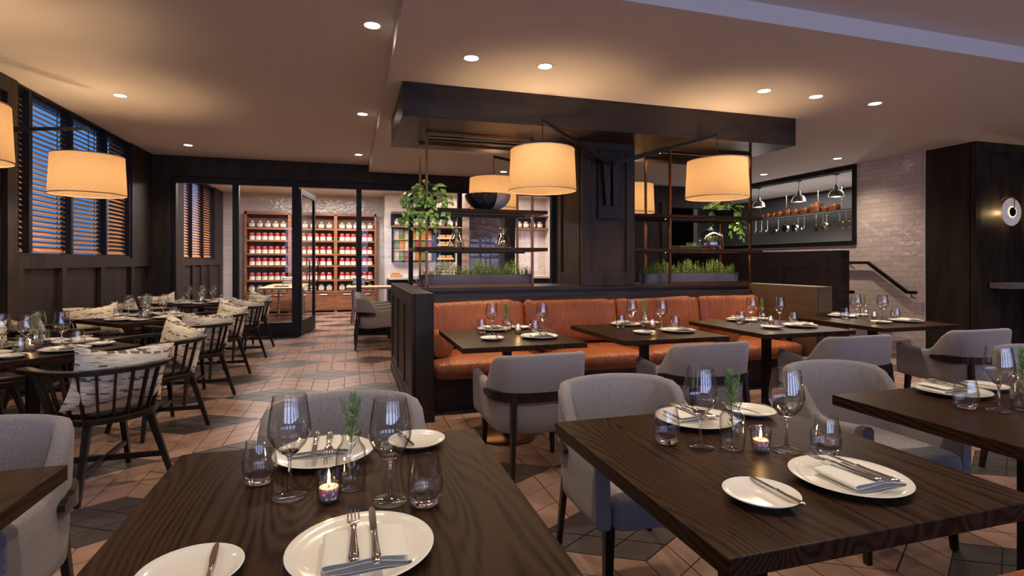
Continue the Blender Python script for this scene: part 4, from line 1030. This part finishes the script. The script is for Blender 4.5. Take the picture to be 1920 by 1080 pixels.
ob('leaves',mb,LEAFV,r,ang=80)
r=emp('grass_tray',(3.98,5.72,1.471),0,'flat black tray with a little grass beside the terrarium jar','planter')
mb=MB();mb.box(-.17,.17,-.09,.09,0,.045);ob('tray',mb,pot_mat,r,bev=.008)
mb=MB();rnd=random.Random(2)
for _ in range(60):
    x=rnd.uniform(.02,.14);y=rnd.uniform(-.06,.06);mb.bar((x,y,.043),(x+rnd.uniform(-.03,.03),y+rnd.uniform(-.02,.02),.045+rnd.uniform(.02,.06)),.003,.001,.0004,.0004)
tag(ob('grass',mb,LEAFV,r),kind='stuff')

# ------------------------------------------------------------------ pantry
r=emp('can_shelving',(-.93,15.02,0),0,'tall walnut shelving unit full of cans and jars behind the glass partition','shelving')
X0,X1=-1.62,1.60;dz=.18
mb=MB()
bays=[-1.62,-.56,.56,1.60]
mb.box(X0-.0,X0+.05,-dz,dz,0,2.60);mb.box(X1-.05,X1,-dz,dz,0,2.60);mb.box(X0,X1,-dz,dz,2.53,2.60);mb.box(X0,X1,dz-.02,dz,.0,2.6)
for x in bays[1:3]:mb.box(x-.04,x+.04,-dz,dz,0,2.55)
ob('carcass',mb,W_SHELF,r)
SZ=[2.19,1.88,1.535,1.235,.86,.56]
for z in SZ:
    for a,b in zip(bays,bays[1:]):
        mb=MB();mb.box(a+.04,b-.04,-dz,dz-.02,z-.045,z);ob('shelf_board',mb,W_SHELF,r)
for k,(a,b) in enumerate(zip(bays,bays[1:])):
    for (u0,u1) in ((a+.04,(a+b)/2-.005),((a+b)/2+.005,b-.04)):
        mb=MB();mb.box(u0,u1,-dz-.02,-dz,.06,.50);mb.box(u0,u1,-dz-.028,-dz-.02,.06,.12);mb.box(u0,u1,-dz-.028,-dz-.02,.44,.50);mb.box(u0,u0+.06,-dz-.028,-dz-.02,.12,.44);mb.box(u1-.06,u1,-dz-.028,-dz-.02,.12,.44)
        d_=ob('cabinet_door',mb,W_SHELF,r)
        mb=MB();mb.tube([((u0+u1)/2-.09,-dz-.05,.47),((u0+u1)/2+.09,-dz-.05,.47)],.006,6);ob('bar_handle',mb,CHROME,d_)
RED=plain('can_red',(.42,.012,.02),.35);CREAM=plain('can_cream',(.70,.66,.58),.4);TIN=plain('tin_metal',(.6,.58,.55),.3,.9);GOLD=plain('gold_medallion',(.6,.4,.12),.4,.5)
def can():
    r=emp('soup_can');R=.066;h=.18
    mb=MB();mb.lathe([(0,0),(R,.0),(R+.002,.003),(R,.006),(R,.098)],24,0);mb.lathe([(R,.098),(R,h-.008)],24,1);mb.lathe([(R,h-.008),(R+.002,h-.004),(R,h),(R-.004,h-.003),(0,h-.003)],24,2)
    for x0,x1 in ((-.032,-.020),(-.015,-.006),(-.002,.010),(.014,.020),(.024,.034)):
        pts=[(x0+(x1-x0)*i,-sqrt(max(0,(R+.0008)**2-(x0+(x1-x0)*i)**2)),.052+.007*j) for j in (0,1) for i in (0,1)]
        mb.add(pts,[(0,1,3,2)],1)
        pts=[(p[0],p[1],p[2]+.094) for p in pts];mb.add(pts,[(0,1,3,2)],0)
    ob('label_wrap',mb,[CREAM,RED,TIN],r)
    mb=MB();mb.lathe([(0,-.001),(.014,-.001),(.014,.001)],16,0,c=(0,-R-.001,.098),ax='y');ob('medallion',mb,GOLD,r);return r
JG=thinglass('jar_glass',(.8,.8,.82))
def jug():
    r=emp('storage_jar');mb=MB();mb.lathe([(0,0),(.078,0),(.084,.008),(.084,.105),(.07,.135),(.045,.15)],20);ob('body',mb,plain('jar_contents',(.22,.20,.20),.2) if 'jar_contents' not in bpy.data.materials else bpy.data.materials['jar_contents'],r)
    mb=MB();mb.lathe([(.050,.148),(.050,.172),(0,.172)],20);ob('lid',mb,TIN,r)
    mb=MB();rows=[[(.0855*sin(t),-.0855*cos(t),z) for z in (.03,.105)] for t in [-.9+1.8*k/8 for k in range(9)]];mb.grid(rows)
    for zz,cc in ((.058,.5),(.072,.3),(.085,.42)):
        rows2=[[(.0862*sin(t),-.0862*cos(t),z) for z in (zz,zz+.005)] for t in [-cc+2*cc*k/5 for k in range(6)]];mb.grid(rows2,1)
    ob('paper_label',mb,[CREAM,RED],r);return r
P_can,P_jug=Proto(can),Proto(jug)
rown=['top','second','third','fourth','fifth','lowest'];bayn=['left','middle','right'];on=['first','second','third','fourth','fifth','sixth']
for ri,z in enumerate(SZ):
    for bi,(a,b) in enumerate(zip(bays,bays[1:])):
        n=5 if ri in(0,5) else 6
        for k in range(n):
            x=-.93+a+.16+(b-a-.32)*k/(n-1)
            if n==5: P_jug.put((x,14.95,z+.001),0,'%s storage jar from left, %s shelf, %s bay of walnut unit'%(on[k],rown[ri],bayn[bi]),'jar','storage jars on the walnut shelving')
            else: P_can.put((x,14.95,z+.001),0,'%s red and white soup can from left, %s shelf, %s bay'%(on[k],rown[ri],bayn[bi]),'can','red and white soup cans')
def ptable(x0,x1,y0,y1,z,label,rz=0):
    cx,cy=(x0+x1)/2,(y0+y1)/2;r=emp('work_table',(cx,cy,0),rz,label,'table','pale wood pantry tables');w,d=(x1-x0)/2,(y1-y0)/2
    mb=MB();mb.box(-w,w,-d,d,z-.045,z);ob('tabletop',mb,W_LIGHT,r,bev=.003)
    for sx in (-1,1):
        for sy in(-1,1):
            mb=MB();mb.tube([(sx*(w-.14),sy*(d-.1),z-.045),(sx*(w-.14),sy*(d-.1),.25),(sx*(w-.12),sy*(d-.1),.0)],[.03,.03,.045],10);ob('leg',mb,CHROME,r)
        mb=MB();mb.tube([(sx*(w-.14),-(d-.1),.28),(sx*(w-.14),(d-.1),.28)],.014,6);ob('crossbar',mb,CHROME,r)
    return r
ptable(-1.82,-1.0,12.0,14.4,.78,'left pale wood work table with steel legs in the pantry')
ptable(-.08,1.6,11.9,12.7,.78,'right pale wood work table with steel legs in the pantry')
# pasta machines
def pmach():
    r=emp('pasta_machine');mb=MB();mb.box(-.12,.12,-.07,.07,.07,.15);ob('housing',mb,CHROME,r,bev=.015)
    for s in(-1,1):
        mb=MB();mb.box(s*.12-.008,s*.12+.008,-.08,.08,0,.19);ob('side_plate',mb,CHROME,r,bev=.004)
    mb=MB();mb.tube([(-.13,0,.17),(.13,0,.17)],.035,16);ob('roller',mb,STEEL,r)
    mb=MB();mb.tube([(.13,0,.1),(.2,0,.1),(.2,-.09,.1),(.24,-.09,.1)],.008,6);ob('crank',mb,STEEL,r);return r
PM=Proto(pmach);PM.put((-1.33,13.1,.781),0,'steel pasta machine on the left pantry table','appliance','pasta machines');PM.put((.18,12.35,.781),0,'steel pasta machine on the right pantry table','appliance','pasta machines')
mb=MB();mb.box(-.14,.14,-.11,.11,0,.02);tag(ob('cutting_board',mb,W_OAK,loc=(-1.42,12.55,.781),bev=.004),'brown cutting board on the left pantry table','board')
# counter and display wall
r=emp('pantry_counter',(3.0,13.85,0),0,'white topped pantry counter along the display wall','counter')
mb=MB();mb.box(-2.10,2.20,-.32,.33,0,.88);ob('cabinet',mb,NAVY,r);mb=MB();mb.box(-2.08,2.23,-.36,.34,.88,.94);ob('worktop',mb,WHITE,r,bev=.004)
r=emp('jar_shelf',(3.1,14.05,0),0,'long walnut shelf of jars high on the pantry display wall','shelf')
mb=MB();mb.box(-2.1,2.15,-.13,.14,2.20,2.25);mb.box(-2.1,2.15,-.13,.14,2.56,2.60);ob('shelf_board',mb,W_SHELF,r)
mb=MB();mb.box(-2.1,2.15,.12,.145,2.25,2.56);ob('back_panel',mb,NAVY,r)
k=0
for x in [1.16+.225*i for i in range(8)]+[4.42,4.62,4.82,5.02]:
    P_jug.put((x,14.02,2.251),0,'jar %s on the high shelf of the pantry display wall'%(['nearest the trailing plant','behind the trailing plant','right of the trailing vines','fourth from its left end','fifth from its left end','sixth from its left end','seventh from its left end','eighth from its left end','right of the lampshade','second right of the lampshade','third right of the lampshade','last before the corner'][k]),'jar','storage jars on the high pantry shelf');k+=1
r=emp('pasta_display',(1.56,14.12,0),0,'dark framed glass display of coloured pasta compartments','display')
mb=MB();a,b=-.54,.54
mb.box(a,b,-.08,.07,1.31,1.35);mb.box(a,b,-.08,.07,2.16,2.2);mb.box(a,a+.04,-.08,.07,1.35,2.16);mb.box(b-.04,b,-.08,.07,1.35,2.16);mb.box(a,b,.05,.07,1.35,2.16)
ob('frame',mb,NAVY,r)
for z in (1.62,1.90):
    mb=MB();mb.box(a+.04,b-.04,-.07,.05,z-.01,z+.008);ob('shelf_board',mb,W_LIGHT,r)
cols={'o':(.48,.20,.04),'g':(.15,.20,.045),'c':(.55,.46,.33),'r':(.32,.05,.05)}
pm={k:plain('pasta_'+{'o':'orange','g':'green','c':'cream','r':'red'}[k],v,.6) for k,v in cols.items()}
for z0,z1,seq in ((1.355,1.60,'cgrcogc'),(1.63,1.88,'gocgrgr'),(1.91,2.14,'cgcocoo')):
    for i,ch in enumerate(seq):
        x=a+.05+i*.14;mb=MB();mb.box(x,x+.13,-.03,.045,z0,z1);ob('pasta_panel',mb,pm[ch],r)
r=emp('bread_display',(2.40,14.12,0),0,'dark framed bread cabinet with pale slatted shelves','display')
mb=MB();a,b=-.26,.26
mb.box(a,b,-.1,.07,1.31,1.35);mb.box(a,b,-.1,.07,2.16,2.2);mb.box(a,a+.04,-.1,.07,1.35,2.16);mb.box(b-.04,b,-.1,.07,1.35,2.16);mb.box(a,b,.05,.07,1.35,2.16);ob('frame',mb,NAVY,r)
BREAD=plain('bread_crust',(.55,.28,.1),.7,bump=.4,bs=40)
for i,z in enumerate((1.40,1.58,1.76,1.94)):
    mb=MB();mb.box(a+.04,b-.04,-.09,.05,z-.02,z+.03);ob('shelf_board',mb,W_LIGHT,r)
    for k in range(2):
        m=puff(.17,.08,.06,seed=i*2+k,wr=.003);tag(ob('bread_loaf',m,BREAD,loc=(2.31+k*.19,14.08,z+.031),ang=80),'%s bread loaf on the %s shelf of the bread cabinet'%(['left','right'][k],['lowest','second lowest','third','top'][i]),'bread','loaves in the bread cabinet')
m=puff(.30,.2,.07,seed=40,wr=.004);tag(ob('bread_loaf',m,BREAD,loc=(1.10,13.7,.941),ang=80),'large flat round loaf on the white pantry counter','bread')
m=puff(.2,.14,.05,seed=41,wr=.004);tag(ob('bread_loaf',m,BREAD,loc=(1.08,13.7,1.008),ang=80),'smaller loaf stacked on the large flat loaf on the counter','bread')
for i in range(3):
    mb=MB();mb.lathe([(0,0),(.04,0),(.07,.05),(.066,.05),(.038,.006),(0,.006)],20);tag(ob('white_bowl',mb,PORC,loc=(1.40+.16*i,13.7,.941)),'%s small white bowl on the pantry counter'%['left','middle','right'][i],'bowl','small white bowls')
mb=MB();mb.lathe([(0,0),(.035,0),(.035,.13),(.014,.17),(.012,.22),(0,.22)],16);tag(ob('oil_bottle',mb,glass('amber_glass',(.8,.5,.15)),loc=(1.95,13.75,.941)),'amber oil bottle on the pantry counter behind the herbs','bottle')
mb=MB();mb.tube([(0,0,0),(0,0,.20),(-.03,-.02,.25),(-.1,-.06,.27),(-.18,-.1,.24),(-.19,-.1,.20)],.012,8);mb.tube([(0,0,.05),(.07,0,.09)],.008,6);tag(ob('tap',mb,CHROME,loc=(5.10,13.8,.941)),'curved chrome tap at the far right end of the pantry counter','tap')
mb=MB();mb.box(0,.16,-.01,0,1.3,2.05);mb.box(.16,.21,-.01,0,1.3,2.05,1);o=ob('wall_hanging',mb,[pm['r'],pm['g']],loc=(3.62,14.19,0));tag(o,'red and green striped hanging on the wall behind the pier','wall hanging')

# ------------------------------------------------------------------ kitchen
def pendant():
    r=emp('pendant_lamp');mb=MB();mb.lathe([(0,.42),(.05,.42),(.05,.40),(0,.40)],16);ob('ceiling_rose',mb,BLACK,r)
    mb=MB();mb.tube([(0,0,.40),(0,0,.22)],.005,6);ob('rod',mb,BLACK,r)
    mb=MB();mb.lathe([(.018,.22),(.03,.20),(.03,.17),(.04,.165),(.04,.14),(.05,.13),(.08,.118),(.108,.085),(.124,.045),(.128,.012),(.133,0),(.129,0),(.124,.012),(.119,.045),(.103,.083),(.076,.113),(.045,.125)],28);ob('dome_shade',mb,plain('pewter',(.26,.24,.225),.36,1),r,ang=40)
    mb=MB();mb.lathe([(0,.02),(.03,.03),(.035,.06),(.02,.09),(0,.095)],14);ob('bulb',mb,BULB,r)
    l=bpy.data.lights.new('bulb_light','POINT');l.energy=7;l.color=(1,.72,.45);l.shadow_soft_size=.03;o=bpy.data.objects.new('bulb_light',l);col.objects.link(o);o.location=(0,0,.01);o.parent=r
    return r
PD=Proto(pendant)
for x,y,n in ((8.45,7.63,'nearest'),(8.45,8.48,'middle'),(8.45,9.56,'third from the right'),(8.45,10.65,'farthest, seen behind the right shelf unit')):
    PD.put((x,y,2.50),0,'polished dome pendant lamp over the kitchen pass, the %s'%n,'pendant lamp','kitchen pendant lamps')
r=emp('pot_rack',(10.1,10.0,2.40),0,'long black pot rack shelf hung on chains in the kitchen','shelf')
mb=MB();mb.box(-.17,.17,-1.5,1.5,0,.035);mb.tube([(-.2,-1.55,-.02),(-.2,1.5,-.02)],.012,6);ob('shelf_board',mb,BLACK,r)
for y in (-1.15,-.55,.35,1.2):
    mb=MB()
    for k in range(12):
        z=.04+k*.042;d=(.008,0,0) if k%2 else (0,.008,0)
        for s in(-1,1):mb.bar((d[0]*s,d[1]*s,z),(d[0]*s,d[1]*s,z+.036),.004,.004)
        mb.bar((-d[0],-d[1],z+.034),(d[0],d[1],z+.034),.004,.004)
    ob('chain',mb,CHROME,r,loc=(-.15,y,0))
def pot():
    r=emp('copper_pot');mb=MB();mb.lathe([(0,0),(.095,0),(.10,.006),(.10,.11),(.104,.113),(.104,.117),(0,.122)],24);ob('body',mb,COPPER,r)
    mb=MB();mb.lathe([(.012,.12),(.012,.14),(.02,.145),(.02,.155),(0,.158)],12);ob('lid_knob',mb,BRASS,r)
    for s in(-1,1):
        mb=MB();mb.tube([(0,s*.10,.09),(0,s*.135,.1),(0,s*.135,.075),(0,s*.10,.065)],.006,6);ob('handle',mb,BRASS,r)
    return r
PT=Proto(pot)
for i,(y,s) in enumerate([(11.25,.55),(11.08,.75),(10.88,.7),(10.68,.9),(10.42,.9),(10.2,1.0),(9.92,1.05),(9.62,1.35),(9.38,.8),(9.15,1.15)]):
    o=PT.put((10.08,y,2.436),0,'%s copper pot from the left on the hanging kitchen rack'%['first','second','third','fourth','fifth','sixth','seventh','eighth large','ninth','tenth'][i],'pot','copper pots on the rack')
    o.scale=(s,s,s*(1.1 if i in(4,7) else .9))
def pan():
    r=emp('frying_pan');mb=MB();mb.lathe([(0,0),(.085,0),(.105,.035),(.102,.035),(.082,.004),(0,.004)],28,0,c=(0,0,-.26),ax='x');ob('pan_body',mb,STEEL,r)
    mb=MB();mb.bar((.01,0,-.165),(0,0,0),.02,.006,.012,.006,up=(1,0,0));ob('handle',mb,CHROME,r);return r
def ladle():
    r=emp('ladle');mb=MB();mb.tube([(0,0,0),(0,0,-.25),(-.01,0,-.28)],[.006,.005,.005],6);ob('handle',mb,CHROME,r)
    mb=MB();mb.lathe([(0,-.045),(.03,-.035),(.045,-.0),(.042,0),(.028,-.03),(0,-.04)],16,0,c=(-.04,0,-.28));ob('bowl',mb,STEEL,r);return r
def spatula():
    r=emp('spatula');mb=MB();mb.bar((0,0,0),(0,0,-.26),.012,.004,up=(1,0,0));ob('handle',mb,CHROME,r)
    mb=MB();mb.box(-.003,.003,-.045,.045,-.38,-.26);ob('blade',mb,STEEL,r);return r
PN,LD,SP=Proto(pan),Proto(ladle),Proto(spatula)
X=9.9;seq=[(11.3,'l'),(11.1,'l'),(10.9,'l'),(10.72,'s'),(10.55,'l'),(10.36,'p'),(10.08,'p'),(9.95,'l'),(9.78,'l'),(9.45,'s'),(9.28,'p'),(9.18,'l'),(8.86,'p'),(8.70,'p'),(8.55,'p')]
ct={}
for y,t in seq:
    ct[t]=ct.get(t,0)+1;q={'l':(LD,'ladle','hanging ladles'),'p':(PN,'pan','hanging pans'),'s':(SP,'spatula','hanging spatulas')}[t]
    q[0].put((X,y,2.375),0,'steel %s hanging under the kitchen pot rack, number %s from the left end'%(q[1],['one','two','three','four','five','six','seven'][ct[t]-1]),q[1],q[2])

# ------------------------------------------------------------------ lights & world
w=bpy.data.worlds.new('dusk');bpy.context.scene.world=w;w.use_nodes=True;nt=w.node_tree;bg=nt.nodes['Background']
bg.inputs[0].default_value=(.065,.25,.62,1);bg.inputs[1].default_value=1.0
# evening light entering the street windows behind the camera and the blinds on the left
def area(name,loc,rot,sx,sy,e,c):
    l=bpy.data.lights.new(name,'AREA');l.shape='RECTANGLE';l.size=sx;l.size_y=sy;l.energy=e;l.color=c;o=bpy.data.objects.new(name,l);col.objects.link(o);o.location=loc;o.rotation_euler=rot;return o
for i,(a,b) in enumerate(WX):
    area('dusk_window_light',((a+b)/2,-4.3,1.85),(pi/2,0,0),1.4,2.0,36,(.55,.62,1))
area('pantry_ceiling_light',(-.8,12.6,3.05),(0,0,0),2.6,1.2,175,(1,.88,.80))
area('pantry_ceiling_light',(3.4,13.0,3.05),(0,0,0),2.6,1.0,110,(1,.82,.68))
for x in (-1.5,-.4,.4):
    spot('shelf_spot',(x,13.9,3.0),70,80,.8,(1,.80,.6)).rotation_euler=(radians(35),0,0)
area('kitchen_ceiling_light',(9.3,9.5,2.93),(0,0,0),1.0,4.0,90,(1,.92,.86))

sc=bpy.context.scene
sc.view_settings.view_transform='Standard';sc.view_settings.look='None';sc.view_settings.exposure=.28;sc.view_settings.gamma=1;sc.view_settings.use_curve_mapping=False
sc.cycles.max_bounces=8;sc.cycles.transparent_max_bounces=16;sc.cycles.transmission_bounces=8;sc.cycles.caustics_reflective=False;sc.cycles.caustics_refractive=False;sc.cycles.sample_clamp_indirect=4
